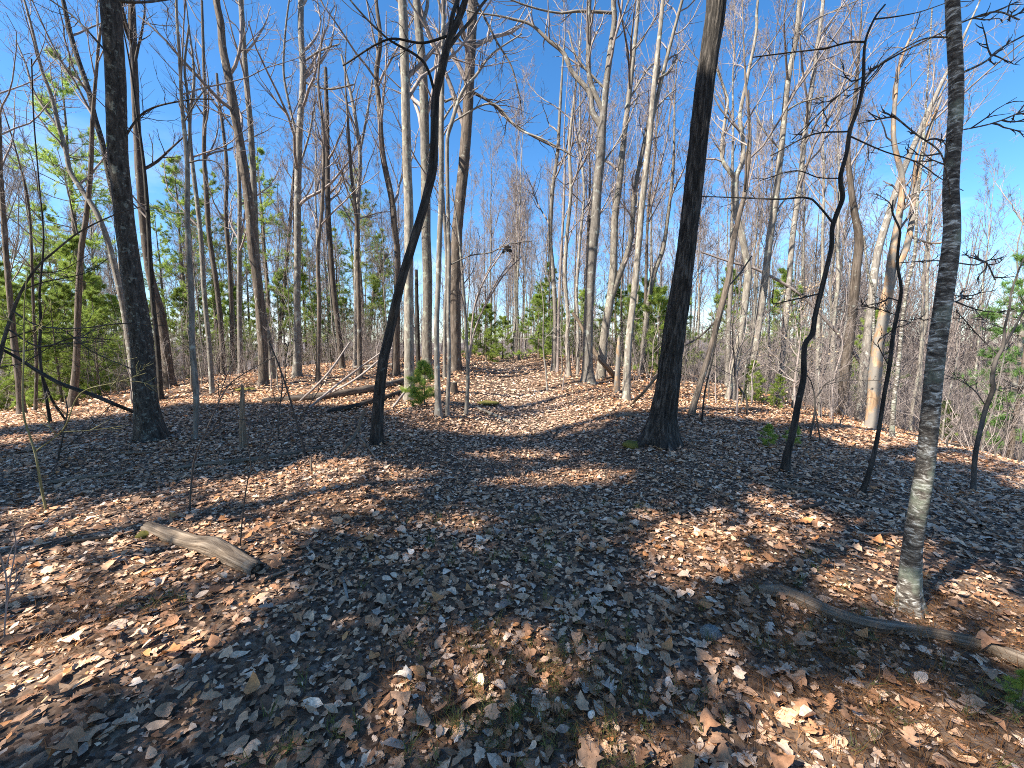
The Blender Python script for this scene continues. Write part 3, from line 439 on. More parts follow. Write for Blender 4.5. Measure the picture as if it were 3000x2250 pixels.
def make_pine(H, bare, rmax, whorl, nper, tuftw, sub, mat, seed, nn=9, tl=.11):
    global rng
    keep = rng; rng = np.random.default_rng(seed)
    n = 14; z = np.linspace(-.15, H, n); P = np.stack([np.cumsum(rng.normal(0, .012*H/8, n)), np.cumsum(rng.normal(0, .012*H/8, n)), z], -1); R = np.maximum((.011*H+.006)*(1-z/H*.97), .006)
    tb = Tubes(); Q, q = smoothline(P, R, H/30); tb.add(Q, q, 9, trunkmod(seed, .06, .3))
    zs = np.arange(bare*H, H*.985, whorl); B = []; Dd = []; Ln = []
    for zz in zs:
        f = (zz/H-bare)/(1-bare); prof = rmax*(min(1, .35+f*2.5))*(1-f)**.75+.12*min(1, H/3)
        for a in range(nper):
            if rng.random() < .22: continue
            an = rng.uniform(0, 6.283); el = math.radians(-6+45*f+rng.normal(0, 8)); zz2 = zz+rng.normal(0, whorl*.12)
            c = [np.interp(zz2, Q[:, 2], Q[:, 0]), np.interp(zz2, Q[:, 2], Q[:, 1]), zz2]
            B.append(c); Dd.append([math.cos(an)*math.cos(el), math.sin(an)*math.cos(el), math.sin(el)]); Ln.append(prof*rng.uniform(.55, 1.15))
    B = np.array(B); Dd = np.array(Dd); Ln = np.array(Ln)
    p1, r1 = grow(B, Dd, Ln, np.clip(Ln*.012, .004, .04), 6, .07, .05); br = Tubes(); br.add(p1, r1, 4)
    p2, r2 = kids(p1, r1, sub, .25, .98, 45, .36, 4, .1, .05, .6, .003, .55); br.add(p2, r2, 3)
    C = []; E = []
    for pp, ts in ((p1, np.linspace(.55, 1, 4)), (p2, np.linspace(.3, 1, 5))):
        k = pp.shape[1]
        for t in ts:
            x = t*(k-1); i = min(int(x), k-2); f = x-i; C.append(pp[:, i]*(1-f)+pp[:, i+1]*f); E.append(nrm(pp[:, i+1]-pp[:, i])+np.array([0, 0, .25]))
    C = np.concatenate(C); E = np.concatenate(E); V, F, c = tufts(C, E, nn, tl, tuftw)
    out = (tb.mesh('trunk', M['pinebark'], (0, 0, 0)), br.mesh('branches', M['pinebark'], (0, 0, 0)), mesh('needles', V, None, F, M[mat], False, {'col': ('FLOAT_COLOR', c)}))
    rng = keep; return out
PINES = {'tall': make_pine(13, .36, 2.4, .55, 6, .017, 6, 'needle', 11, 9, .17), 'tall2': make_pine(11, .20, 2.2, .5, 6, .017, 6, 'needle', 12, 9, .17), 'mid': make_pine(5.5, .06, 1.6, .33, 6, .013, 6, 'needle', 13, 13, .14),
         'bush': make_pine(3.0, .05, 1.3, .24, 6, .011, 6, 'needle', 14, 13, .13), 'young': make_pine(1.0, .10, .50, .11, 5, .0045, 5, 'needle', 15, 14, .10), 'edge': make_pine(6.5, .10, 1.9, .40, 6, .013, 6, 'needledk', 16, 12, .15)}
PH = {'tall': 13, 'tall2': 11, 'mid': 5.5, 'bush': 3.0, 'young': 1.0, 'edge': 6.5}
def pine(kind, X, Y, D, H, label, group=None, sx=1.0):
    g = hit(X, Y) if D is None else at(X, 1125, D); z = float(ground(g[0], g[1]))
    T = thing('pine_tree' if H > 1.5 else 'pine_seedling', label, 'pine tree' if H > 1.5 else 'seedling', (g[0], g[1], z), group)
    tr, br, ne = PINES[kind]; link('trunk', tr, T); o = link('branches', br, T); o['kind'] = 'stuff'; o = link('needles', ne, T); o['kind'] = 'stuff'
    s = H/PH[kind]; T.scale = (s*sx, s*sx, s); T.rotation_euler = (0, 0, rng.uniform(0, 6.28)); return T
pine('mid', 262, 0, 19, 7.5, 'brightest yellow-green pine between the swollen-footed trunk and the maple')
pine('mid', 155, 0, 22, 8, 'leafy green pine behind the thin trunks at the far left')
pine('mid', 20, 0, 19, 7, 'green pine at the left edge of the picture behind the reddish trunk')
pine('tall', 262, 0, 24, 20, 'tallest pine, its blue-green tufts high up left of the maple top')
pine('mid', 352, 0, 25, 6, 'low bright pine half hidden behind the maple trunk')
def row(kind, spots, text, group):
    for i, (X, D, H) in enumerate(sorted(spots)): pine(kind if kind != 'tall' else ('tall', 'tall2')[i % 2], X, 0, D, H, text % ORD[i], group)
ORD = ['leftmost', 'second from left', 'third from left', 'fourth from left', 'fifth from left', 'sixth from left', 'seventh from left', 'eighth from left', 'ninth from left', 'tenth from left', 'eleventh from left', 'twelfth from left', 'thirteenth from left', 'fourteenth from left', 'fifteenth from left', 'sixteenth from left', 'seventeenth from left', 'eighteenth from left', 'nineteenth from left', 'twentieth from left', 'rightmost but one', 'rightmost']
row('tall', ((560, 26, 14), (645, 30, 15.5), (800, 27, 14.5), (1068, 29, 13.5), (745, 36, 13), (1130, 34, 11), (905, 36, 13), (500, 33, 15), (1000, 38, 13), (180, 27, 13), (60, 30, 13)), 'tall airy green pine, %s of those behind the left stand', 'tall pines of the left stand')
row('mid', ((470, 24, 5), (890, 27, 6.5), (700, 28, 6), (985, 31, 6), (605, 25, 5), (770, 26, 5), (1110, 30, 5.5), (420, 29, 7), (90, 26, 8), (1020, 28, 4.5), (215, 17, 5), (120, 18, 5.5), (310, 21, 6), (-20, 15, 6), (60, 14, 4.5), (175, 15, 4), (290, 16, 4.2), (545, 24, 5.5), (840, 30, 7), (940, 28, 5), (660, 33, 8)), 'low green pine, %s of those among the left trunks', 'low pines of the left stand')
pine('bush', 1425, 0, 23.5, 3.2, 'wide bushy pine left of the end of the trail', None, 1.25)
pine('bush', 1385, 0, 27, 2.7, 'smaller bushy pine tucked behind the clump, left end of the trail')
pine('bush', 1472, 0, 26, 2.7, 'low pine in the middle of the trail end', None, 1.15)
pine('bush', 1577, 0, 23.5, 3.6, 'bright round bushy pine right of the end of the trail', None, 1.2)
pine('bush', 1625, 0, 27, 3.6, 'bushy pine behind the slim twin trunks right of the trail')
pine('mid', 1605, 0, 33, 7.5, 'slender taller pine rising behind the bright round pine at the trail end')
row('bush', ((1790, 20, 4), (1925, 17, 3.6), (1890, 21, 4.5), (1970, 20, 4), (1700, 24, 4), (1850, 24, 4.5)), 'bushy green pine, %s of those behind the right bank', 'pines behind the right bank')
pine('mid', 2285, 0, 25, 8, 'slim green pine behind the two straight trunks right of the oak')
pine('mid', 2125, 0, 28, 8, 'pine showing between the slim leaning trunk and the Y-forked tree')
pine('mid', 2545, 0, 18, 5.0, 'dark green pine behind the foot of the orange dead tree')
pine('bush', 2205, 1180, None, 1.25, 'small green pine in the sun at the foot of the Y-forked tree')
pine('bush', 2275, 1195, None, .95, 'pine seedling left of the beech sapling, in the sun')
pine('bush', 2530, 1222, None, 1.2, 'small bright pine right of the zigzag sapling, at the slope edge')
pine('bush', 2760, 1290, None, 1.3, 'small green pine showing right of the foreground birch')
pine('edge', 2985, 0, 11.5, 6.2, 'greyish green pine filling the right edge of the picture')
pine('young', 1243, 1196, 9.6, 1.0, 'little bright green pine in front of the trailside clump', None, 1.15)
pine('young', 1215, 1200, 9.4, .45, 'tiny pine seedling low beside the little bright green pine')
pine('young', 2250, 1310, None, .35, 'dim pine seedling in the shade left of the zigzag sapling')
pine('young', 2325, 1308, None, .35, 'pine seedling touching the foot of the zigzag sapling')
pine('young', 2990, 2085, None, .18, 'green pine seedling at the right border of the foreground')

# ------------------------------------------------------------------ background bare trees: a few forms, copied one by one
def make_bare(H, r, seed, mat, twm, t0, dens, lean):
    global rng
    keep = rng; rng = np.random.default_rng(seed)
    n = 12; z = np.linspace(-.3, H, n); f = z/H
    P = np.stack([np.cumsum(rng.normal(0, .055, n))+lean*.7*f**1.3, np.cumsum(rng.normal(0, .055, n)), z], -1); P[:2, :2] = 0; R = np.maximum(r*(1-f*.93), .012)
    tb = Tubes(); Q, q = smoothline(P, R, .3); tb.add(Q, q, 9, trunkmod(seed, .07, .4)); cr = Tubes()
    p1, r1 = kids(Q[None], q[None], int(17*dens), t0, .985, 29, .27, 8, .08, .13, .55, .014, .6)
    p2, r2 = kids(p1, r1, 8, .15, .97, 36, .45, 6, .13, .08, .55, .007, .5); p3, r3 = kids(p2, r2, 6, .15, .98, 36, .5, 4, .15, .06, .6, .0055, .45); p4, r4 = kids(p3, r3, 4, .2, 1, 32, .6, 3, .15, .06, .7, .0045, .4)
    cr.add(p1, r1, 5); cr.add(p2, r2, 4); cr.add(p3, r3, 3); cr.add(p4, r4, 3)
    lo, lor = kids(Q[None], q[None], 7, .12, t0+.1, 70, .10, 5, .16, .02, .2, .006, .3); cr.add(lo, lor, 4); l2, l2r = kids(lo, lor, 4, .2, .95, 45, .45, 4, .15, .03, .6, .004); cr.add(l2, l2r, 3)
    out = (tb.mesh('trunk', M[mat], (0, 0, 0)), cr.mesh('branches', M[twm], (0, 0, 0))); rng = keep; return out
BARE = [make_bare(16, .115, 31, 'grey', 'twig', .36, 1, .5), make_bare(15, .085, 32, 'pale', 'redtwig', .33, 1, -.6), make_bare(17, .125, 33, 'pale', 'twig', .42, 1, 1.0), make_bare(13, .065, 34, 'brown', 'redtwig', .34, .8, -.3),
        make_bare(14, .07, 35, 'grey', 'redtwig', .32, .9, .9), make_bare(12, .05, 36, 'grey', 'twig', .3, .7, .4), make_bare(16, .095, 37, 'brown', 'twig', .38, 1, -1.0)]
taken = [np.array(o.location[:2]) for o in COL.objects if o.parent is None and o.get('category')]
def bare(x, y, label, group, kind=None, s=None):
    k = rng.integers(0, len(BARE)) if kind is None else kind; T = thing('bare_tree', label, 'tree', (x, y, float(ground(x, y))), group)
    link('trunk', BARE[k][0], T); o = link('branches', BARE[k][1], T); o['kind'] = 'stuff'
    s = s or rng.uniform(.8, 1.12); T.scale = (s*.9, s*.9, s*rng.uniform(.95, 1.15)); T.rotation_euler = (0, 0, rng.uniform(0, 6.28)); taken.append(np.array([x, y]))
bare(*at(1503, 1125, 26)[:2], 'slim grey tree left of centre where the trail ends', None, 4); bare(*at(1520, 1125, 25)[:2], 'paler slim tree dead ahead where the trail ends', None, 1); bare(*at(1540, 1125, 27)[:2], 'thin brown tree right of centre where the trail ends', None, 5)
ONES = ['', 'first', 'second', 'third', 'fourth', 'fifth', 'sixth', 'seventh', 'eighth', 'ninth', 'tenth', 'eleventh', 'twelfth', 'thirteenth', 'fourteenth', 'fifteenth', 'sixteenth', 'seventeenth', 'eighteenth', 'nineteenth']
def ordinal(i): return ONES[i] if i < 20 else ('twentieth', 'thirtieth', 'fortieth', 'fiftieth')[i//10-2] if i % 10 == 0 else ('twenty-', 'thirty-', 'forty-', 'fifty-')[i//10-2]+ONES[i % 10]
LOOK = ['grey bare tree', 'pale slender tree', 'stout pale tree', 'thin brown tree', 'slim grey tree', 'thinnest kind of grey tree', 'brown-trunked bare tree']
def scatter(n, X0, X1, D0, D1, where, group, gap=.7):
    c = 0; tries = 0; spots = []
    while c < n and tries < 4000:
        tries += 1; D = math.sqrt(rng.uniform(D0*D0, D1*D1)); X = rng.uniform(X0, X1); p = at(X, 1125, D)[:2]
        if abs(p[0]-.2) < 2.2 and p[1] < 26: continue
        if min(np.linalg.norm(t-p) for t in taken) < gap: continue
        spots.append((X, p)); taken.append(p); c += 1
    spots.sort(key=lambda t: t[0])
    for i, (X, p) in enumerate(spots):
        k = int(rng.integers(0, len(BARE))); bare(p[0], p[1], LOOK[k]+', '+ordinal(i+1)+' from left of the backdrop trees '+where, group, k)
scatter(48, -150, 620, 17, 48, 'behind the maple', 'backdrop trees, far left')
scatter(52, 620, 1180, 20, 50, 'behind the left stand', 'backdrop trees, left of the trail')
scatter(38, 1330, 1620, 27, 60, 'beyond the trail end', 'backdrop trees beyond the trail')
scatter(52, 1620, 2050, 16, 50, 'behind the double-stemmed tree', 'backdrop trees, right of the trail')
scatter(56, 2080, 2560, 14, 46, 'right of the oak', 'backdrop trees, right of the oak')
scatter(34, 2560, 3150, 14, 50, 'behind the foreground birch', 'backdrop trees, far right')

# ------------------------------------------------------------------ saplings: thin stems in the understory
def make_sapling(H, seed, mat):
    global rng
    keep = rng; rng = np.random.default_rng(seed); n = 8; z = np.linspace(-.08, H, n); P = np.stack([np.cumsum(rng.normal(0, .05, n)), np.cumsum(rng.normal(0, .05, n)), z], -1); P[:2, :2] = 0; R = np.linspace(.011+.004*H, .004, n)
    Q, q = smoothline(P, R, .12); tb = Tubes(); tb.add(Q, q, 6); br = Tubes(); p1, r1 = kids(Q[None], q[None], int(7+2*H), .3, .97, 55, .30, 6, .14, .06, .5, .0035, .5); p2, r2 = kids(p1, r1, 4, .2, .95, 42, .45, 4, .14, .03, .6, .0028); br.add(p1, r1, 4); br.add(p2, r2, 3)
    out = (tb.mesh('stem', M[mat], (0, 0, 0)), br.mesh('branches', M[mat], (0, 0, 0))); rng = keep; return out
SAPS = [make_sapling(2.2, 51, 'twig'), make_sapling(3.2, 52, 'twig'), make_sapling(4.2, 53, 'grey'), make_sapling(1.5, 54, 'redtwig'), make_sapling(2.8, 55, 'darktwig')]
def sapling(x, y, k, label, group, s=1.0):
    T = thing('sapling', label, 'sapling', (x, y, float(ground(x, y))), group); link('stem', SAPS[k][0], T); o = link('branches', SAPS[k][1], T); o['kind'] = 'stuff'; T.scale = (s, s, s); T.rotation_euler = (rng.normal(0, .06), rng.normal(0, .06), rng.uniform(0, 6.28))
for X0, X1, D0, D1, n, lb, gr in ((-60, 620, 10, 22, 20, 'around the maple', 'saplings of the far left'), (620, 1200, 12, 24, 18, 'in the left stand', 'saplings of the left stand'),
                                  (1600, 1980, 12, 24, 16, 'on the right bank', 'saplings of the right bank'), (2040, 2560, 9, 18, 20, 'right of the oak', 'saplings right of the oak'), (2600, 3040, 8, 16, 12, 'behind the foreground birch', 'saplings of the far right')):
    for i, X in enumerate(np.sort(rng.uniform(X0, X1, n))):
        p = at(X, 1125, rng.uniform(D0, D1)); k = int(rng.integers(0, 5)); sapling(p[0], p[1], k, ('thin grey', 'tall thin grey', 'tallest kind of grey', 'low reddish', 'dark thin')[k]+' leafless sapling, '+ORD[i]+' of those '+lb, gr, rng.uniform(.7, 1.2))
def stem(name, label, mat, pts, limbs=(), **kw): return tree(name, label, mat, pts, H=1, crown_on=False, sides=7, rough=.08, flare=.15, cat='sapling', step=.05, limbs=limbs, twm=mat, **kw)
stem('thin_sapling', 'olive-green sapling stem at the left edge, bending as it rises', 'greenstem', line((136,1498,11),(126,1440,10),(115,1330,9),(100,1265,8),(86,1220,8),(77,1150,7),(80,1016,7),(79,900,5),(75,800,4)), [line((113,1325,5),(180,1260,5),(240,1150,5),(330,1120,4),(400,1095,3)), line((80,1000,4),(140,960,3),(220,900,3)), line((78,960,5),(40,930,5),(0,905,4))])
stem('thin_sapling', 'thin dark sapling curving right, below the maple roots', 'darktwig', line((556,1496,7),(568,1400,7),(583,1333,6),(610,1265,6),(633,1197,5),(665,1129,5),(723,1089,4),(800,1050,3)), [line((633,1197,3),(640,1120,3),(635,1050,3)), line((600,1290,3),(640,1250,3),(700,1220,2))])
stem('thin_sapling', 'wispy dark sapling standing right beside the short grey log', 'darktwig', line((704,1612,5),(715,1500,5),(732,1400,4),(741,1369,4),(725,1290,3),(735,1200,3)), [line((738,1372,2),(790,1300,2),(830,1260,2))])
stem('thin_sapling', 'thin dark sapling leaning left, in front of the fallen log', 'darktwig', line((895,1338,8),(872,1242,7),(841,1143,6),(814,1062,5),(790,1000,4)), [line((870,1240,3),(905,1180,3),(930,1120,3)), line((838,1135,3),(850,1070,3),(880,1000,2))])
stem('thin_sapling', 'knee-high dark twiggy sapling between the weathered snag and the leaning sapling', 'darktwig', line((815,1285,5),(818,1200,5),(825,1130,4),(815,1060,3)), [line((820,1180,3),(850,1130,3)), line((818,1210,3),(795,1160,2))])
stem('thin_sapling', 'thin dark stem left of the maple foot, zigzagging upward', 'darktwig', line((170,1350,7),(185,1290,6),(195,1240,6),(205,1205,5),(195,1160,4)), [line((178,1330,4),(250,1250,4),(300,1190,3))])
stem('thin_sapling', 'paired thin stems at the lower left border of the picture', 'redtwig', line((12,1885,6),(22,1700,6),(32,1600,5),(40,1530,4)), [line((14,1860,5),(12,1700,5),(18,1560,4),(8,1480,3))])
stem('thin_sapling', 'forked dark sapling in front of the leaning bent pole, right of the zigzag sapling', 'darktwig', line((2372,1290,8),(2385,1200,8),(2388,1170,7),(2400,1150,5),(2420,1125,4),(2500,1085,3)), [line((2388,1175,5),(2380,1135,4),(2350,1100,3),(2310,1080,3)), line((2386,1190,5),(2392,1245,5),(2403,1295,5)), line((2415,1130,3),(2470,1115,3),(2560,1112,2))])
# spreading small tree at the left border
tree('spreading_tree', 'small dark tree at the left border with long bare horizontal branches', 'darktwig', line((-40,1330,22),(-25,1180,18),(0,1020,16),(35,905,13),(68,836,11),(113,777,9),(149,741,8),(226,678,7),(335,628,5),(430,601,3)), H=4, crown_on=False, sides=10, twm='darktwig', step=.06,
     limbs=[line((35,910,9),(120,955,6),(240,962,5),(370,948,5),(500,955,3)), line((20,960,8),(110,1015,7),(210,990,5),(330,995,4)), line((0,1020,9),(60,1030,7),(180,1010,5),(300,1000,4)), line((10,990,7),(160,960,5),(270,1030,4),(390,1090,4),(440,1110,3)), line((60,850,6),(130,830,5),(260,800,4),(330,760,3)), line((-10,1075,6),(70,1060,5),(150,1010,4),(230,980,3)), line((95,800,5),(160,790,4),(240,740,3))])

# ------------------------------------------------------------------ fallen wood
def log(name, label, mat, pts, sides=16, rough=.12, lift=.75, cut=True, kind='flaky', cat='log', parent=None, limbs=()):
    P = []; R = []
    for q in pts:
        g = hit(q[0], q[1]) if len(q) < 4 else at(q[0], q[1], q[3]); r = q[2]/2*1.22*scale_at(g, q[0], q[1]); P.append(g+np.array([0, 0, .015+r*lift if len(q) < 4 else 0])); R.append(r)
    P = np.array(P); R = np.array(R); base = np.array([P[0][0], P[0][1], float(ground(P[0][0], P[0][1]))]); Q, q = smoothline(P, R, max(.025, R.max()*.5))
    if cut:
        d0 = nrm(Q[0]-Q[1]); d1 = nrm(Q[-1]-Q[-2]); Q = np.vstack([Q[0]-d0*.004, Q[0], Q, Q[-1], Q[-1]-d1*.004]); q = np.r_[.001, q[0]*.8, q, q[-1]*.85, .001]; Q[1] = Q[2]+d0*.002; Q[-2] = Q[-3]+d1*.002
    T = thing(name, label, cat, tuple(base)); tb = Tubes(); tb.add(Q, q, sides, trunkmod(len(label), rough, 0, kind, 5.0)); link('wood', tb.mesh('wood', M[mat], base), T)
    for lm in limbs:
        Pl = []; Rl = []
        for v in lm:
            g = hit(v[0], v[1]) if len(v) < 4 else at(v[0], v[1], v[3]); r = v[2]/2*scale_at(g, v[0], v[1]); Pl.append(g+np.array([0, 0, r])); Rl.append(r)
        a, b = smoothline(np.array(Pl), np.array(Rl), .06); tl = Tubes(); tl.add(a, b, 7); link('branch', tl.mesh('branch', M[mat], base), T)
    return T, Q, q
T, Q, q = log('fallen_log', 'short thick grey log with a swollen knot and a dark hollow end', 'log', line((435,1556,32),(500,1583,38),(570,1606,41),(625,1618,52),(655,1632,46),(700,1658,42),(752,1684,40)), 30, .15, .45, kind='furrow')
e = nrm(Q[-3]-Q[-6]); a = np.linspace(0, 2*np.pi, 20, endpoint=False); u = nrm(np.cross(e, [0, 0, 1.])); v = np.cross(u, e); c0 = Q[-3]+e*.012
rr = q[-4]*.86*(1+.12*np.sin(a*3)); ring = c0+rr[:, None]*(np.cos(a)[:, None]*u+np.sin(a)[:, None]*v); base = np.array(T.location)
link('hollow_end', mesh('hollow_end', np.vstack([ring, c0[None]-e*.03])-base, None, np.array([[i, (i+1) % 20, 20] for i in range(20)]), M['log_end']), T)  # near-black shallow cone set on the log's end
log('rotten_log', 'long weathered rotten log lying beside the foot of the foreground birch', 'log', line((2222,1738,22),(2290,1752,34),(2359,1779,36),(2461,1822,38),(2564,1851,40),(2640,1856,38),(2717,1868,38),(2800,1888,44),(2871,1907,46),(2960,1940,50),(3080,1985,52)), 26, .26, .55, kind='furrow', limbs=[line((2878,1940,12),(2930,1938,12),(3010,1925,12))])
log('fallen_log', 'long dark log lying behind the dark leaning tree, end raised on brush', 'brown', line((770,1182,14),(900,1176,20),(1000,1164,20),(1100,1145,18),(1185,1122,14)), 14, .12)
log('fallen_log', 'thin dark log on the ground just in front of the long dark log', 'dark', line((960,1212,10),(1040,1196,12),(1110,1176,12),(1190,1152,11),(1260,1140,8)), 10, .1)
log('fallen_log', 'orange-brown log lying far back left of the trail', 'dead', line((1035,1083,9),(1100,1078,10),(1180,1072,9)), 10)
log('fallen_pole', 'grey pole half buried in leaves at the left, nearest of the left poles', 'log', line((136,1420,12),(260,1404,14),(389,1387,11)), 10, .1, .4, cat='fallen branch')
log('fallen_pole', 'long grey pole on the shaded ground running toward the dark leaning tree', 'log', line((511,1380,12),(600,1366,14),(705,1358,14),(850,1335,11),(1000,1304,8)), 10, .1, .5, cat='fallen branch')
log('fallen_pole', 'long thin grey pole in the shade left of the foreground birch', 'log', line((2220,1415,8),(2350,1440,10),(2500,1475,12),(2660,1512,12)), 10, .1, .4, cat='fallen branch')
log('fallen_pole', 'pale pole lying in the sun on the slope right of the foreground birch', 'log', line((2740,1300,9),(2850,1315,10),(3000,1352,10)), 10, .1, .4, cat='fallen branch')
log('fallen_stick', 'pale barked stick lying on the left half of the sunny trail', 'pale', line((1393,1195,5),(1420,1208,7),(1450,1222,8),(1480,1236,7),(1500,1245,6)), 8, .1, .7, cat='stick')
log('fallen_stick', 'grey stick at the foot of the oak', 'log', line((1895,1296,6),(1930,1307,7),(1957,1318,6),(1963,1345,5)), 8, .1, .7, cat='stick')
log('fallen_stick', 'bent grey branch left of the oak at the edge of the shade', 'log', line((1800,1226,9),(1840,1221,10),(1890,1231,9)), 8, .1, .5, cat='stick')
log('fallen_stick', 'pale curved stick on the ground left of the foreground birch', 'log', line((2510,1573,8),(2570,1571,9),(2640,1567,7)), 8, .1, .6, cat='stick')
log('fallen_stick', 'short dark grey stick in the shade well left of the foreground birch', 'dark', line((2345,1495,9),(2380,1490,12),(2410,1482,8)), 8, .1, .6, cat='stick')
log('fallen_stick', 'forked pale stick lying in the shaded leaves left of centre', 'log', line((1092,1715,6),(1130,1755,9),(1180,1808,8)), 8, .1, .6, cat='stick', limbs=[line((1135,1765,5),(1150,1790,5),(1165,1815,4))])
log('fallen_stick', 'short pale stub lying left of the forked pale stick', 'pale', line((1004,1700,8),(1012,1730,9),(1018,1762,8)), 8, .05, .6, cat='stick')
log('fallen_stick', 'pale stick lying below the hollow end of the short log', 'log', line((745,1723,9),(800,1695,10),(848,1676,7)), 8, .1, .6, cat='stick')
log('fallen_stick', 'white-flecked stick in the leaves below the short thick log', 'birch', line((385,1763,10),(470,1755,13),(580,1750,9)), 10, .1, .5, cat='stick')
log('fallen_stick', 'long dark stick at the left, below the sunny leaf band', 'dark', line((90,1640,9),(200,1600,12),(300,1582,10),(400,1568,8)), 8, .1, .5, cat='stick')
log('dead_branch', 'forked pale dead branch leaning on the ground in front of the dark leaning tree', 'log', line((985,1348,6),(1020,1303,9,5.9),(1045,1268,10,6.2),(1058,1230,9,6.3),(1070,1197,7,6.4)), 8, .1, .9, False, cat='fallen branch', limbs=[line((1045,1270,7,6.2),(1075,1308,6,5.9),(1104,1346,6),(1158,1405,4))])
for i, (a_, b_, c_, lb) in enumerate(((( 930,1175),(1050,1105),(1150,1020),'lowest of the thin dead poles slanting up behind the dark leaning tree'), ((880,1180),(960,1095),(1025,1003),'steepest of the thin dead poles slanting up left of the dark leaning tree'), ((905,1200),(1010,1110),(1120,1030),'middle thin dead pole slanting up behind the dark leaning tree'), ((1150,1200),(1210,1120),(1290,1040),'thin pale pole slanting up between the pale trunks of the trailside clump'))):
    D = 9.6+.3*i; log('dead_pole', lb, 'twig', line((a_[0], a_[1], 6), (b_[0], b_[1], 6, D+.3), (c_[0], c_[1], 4, D+.8)), 7, .08, .9, False, cat='dead pole')
log('dead_branch', 'long dark mossy branch slanting down to the maple foot from the left', 'dark', line((402,1215,9),(340,1186,10,7.3),(271,1157,11,7.4),(181,1125,11,7.4),(113,1089,10,7.4),(59,1053,9,7.3),(9,1025,8,7.2)), 10, .1, .8, False, cat='fallen branch')
log('dead_branch', 'pale leafless pole leaning against the left of the oak', 'log', line((1845,1192,6),(1885,1150,7,8.4),(1925,1102,7,8.2),(1960,1060,6,8.0)), 8, .08, .9, False, cat='fallen branch')
log('dead_branch', 'broken grey limb leaning on the low-forking tree, right of the double-stemmed one', 'log', line((1800,1108,13),(1775,1072,13,14.3),(1745,1035,12,14.4),(1700,950,9,14.5),(1678,915,7,14.5)), 8, .1, .8, False, cat='fallen branch')
# standing stubs and stump
tree('weathered_snag', 'short grey pointed snag standing in the shade right of the maple', 'log', line((714,1312,26),(712,1240,21),(715,1180,17),(718,1140,12),(720,1124,3)), H=1, crown_on=False, sides=14, rough=.18, kind='furrow', cat='snag', step=.03)
tree('weathered_snag', 'tiny pale stub of a stem standing left of the dead forked branch', 'log', line((915,1386,8),(914,1360,7),(914,1338,4)), H=.4, crown_on=False, sides=8, rough=.1, cat='snag', step=.02)
g = hit(1328, 1150); r = 11*g[1]/FPX; T = thing('tree_stump', 'small cut stump with an orange-brown top behind the trailside clump', 'stump', (g[0], g[1], float(ground(g[0], g[1]))))
tb = Tubes(); tb.add(np.array([[0, 0, -.1], [0, 0, .05], [0, 0, .18], [0, 0, .30]]), np.array([r*1.3, r*1.1, r, r*.97]), 16, trunkmod(5, .06, .2)); link('wood', tb.mesh('wood', M['brown'], (0, 0, 0)), T)
a = np.linspace(0, 2*np.pi, 16, endpoint=False); link('cut_top', mesh('cut_top', np.vstack([np.stack([np.cos(a)*r*1.0, np.sin(a)*r*1.0, 0*a+.301], -1), [[0, 0, .31]]]), None, np.array([[i, (i+1) % 16, 16] for i in range(16)]), M['dead']), T)
# scattered sticks
def make_stick(L, seed):
    global rng
    keep = rng; rng = np.random.default_rng(seed); p, r = grow(np.zeros((1, 3)), np.array([[1., 0, 0]]), np.array([L]), np.array([.004+.008*L]), 7, .10, 0, .5); p[..., 2] *= .25; tb = Tubes(); tb.add(p, r, 6); p2, r2 = kids(p, r, 3, .3, .9, 40, .3, 4, .1, 0, .6, .003); tb.add(p2*np.array([1, 1, .3]), r2, 4)
    out = tb.mesh('stick', M['log'], (0, 0, 0)); rng = keep; return out
STK = [make_stick(L, 60+i) for i, L in enumerate((.5, .8, 1.1, .35, 1.5))]
for i in range(48):
    y = 3.2+rng.random()**1.4*10; x = rng.uniform(-1.25, 1.25)*y; o = link('twig', STK[rng.integers(0, 5)], None, (x, y, float(ground(x, y))+.035)); o.rotation_euler = (0, -math.atan2(float(ground(x+.3, y))-float(ground(x, y)), .3)*0, rng.uniform(0, 6.28)); s = rng.uniform(.5, 1.1); o.scale = (s, s, s)
    o.name = 'fallen_twig'; tag(o, 'thin fallen twig lying loose on the leaf litter', 'twig', 'twigs scattered over the leaf litter')
# stone, moss, hanging leaves
def blob(n1, n2_, sx, sy, sz, seed, amp=.25):
    u = np.linspace(0, np.pi, n1); v = np.linspace(0, 2*np.pi, n2_, endpoint=False); U, Vv = np.meshgrid(u, v, indexing='ij'); d = np.stack([np.sin(U)*np.cos(Vv), np.sin(U)*np.sin(Vv), np.cos(U)], -1); d = d*(1+amp*fbm(d*2.1, 3, seed))[..., None]
    i = (np.arange(n1-1)[:, None]*n2_+np.arange(n2_)); j = (np.arange(n1-1)[:, None]*n2_+(np.arange(n2_)+1) % n2_); return d.reshape(-1, 3)*np.array([sx, sy, sz]), np.stack([i, i+n2_, j+n2_, j], -1).reshape(-1, 4)
def lump(name, label, cat, mat, X, Y, sx, sy, sz, seed):
    g = hit(X, Y); V, F = blob(14, 20, sx, sy, sz, seed); return tag(link(name, mesh(name, V, F, None, M[mat]), None, (g[0], g[1], float(ground(g[0], g[1]))+sz*.35)), label, cat)
lump('stone', 'small lichen-spotted stone in the leaves right of centre foreground', 'stone', 'stone', 2082, 1865, .055, .05, .05, 3)
lump('moss_patch', 'yellow-green moss cushion at the far end of the short thick log', 'moss', 'moss', 424, 1572, .06, .05, .035, 5)
lump('moss_patch', 'mossy hump at the left foot of the oak', 'moss', 'moss', 1852, 1308, .16, .12, .07, 6)
lump('moss_patch', 'moss patch on the left bank of the sunny trail beyond the pale stick', 'moss', 'moss', 1425, 1182, .30, .35, .05, 7)
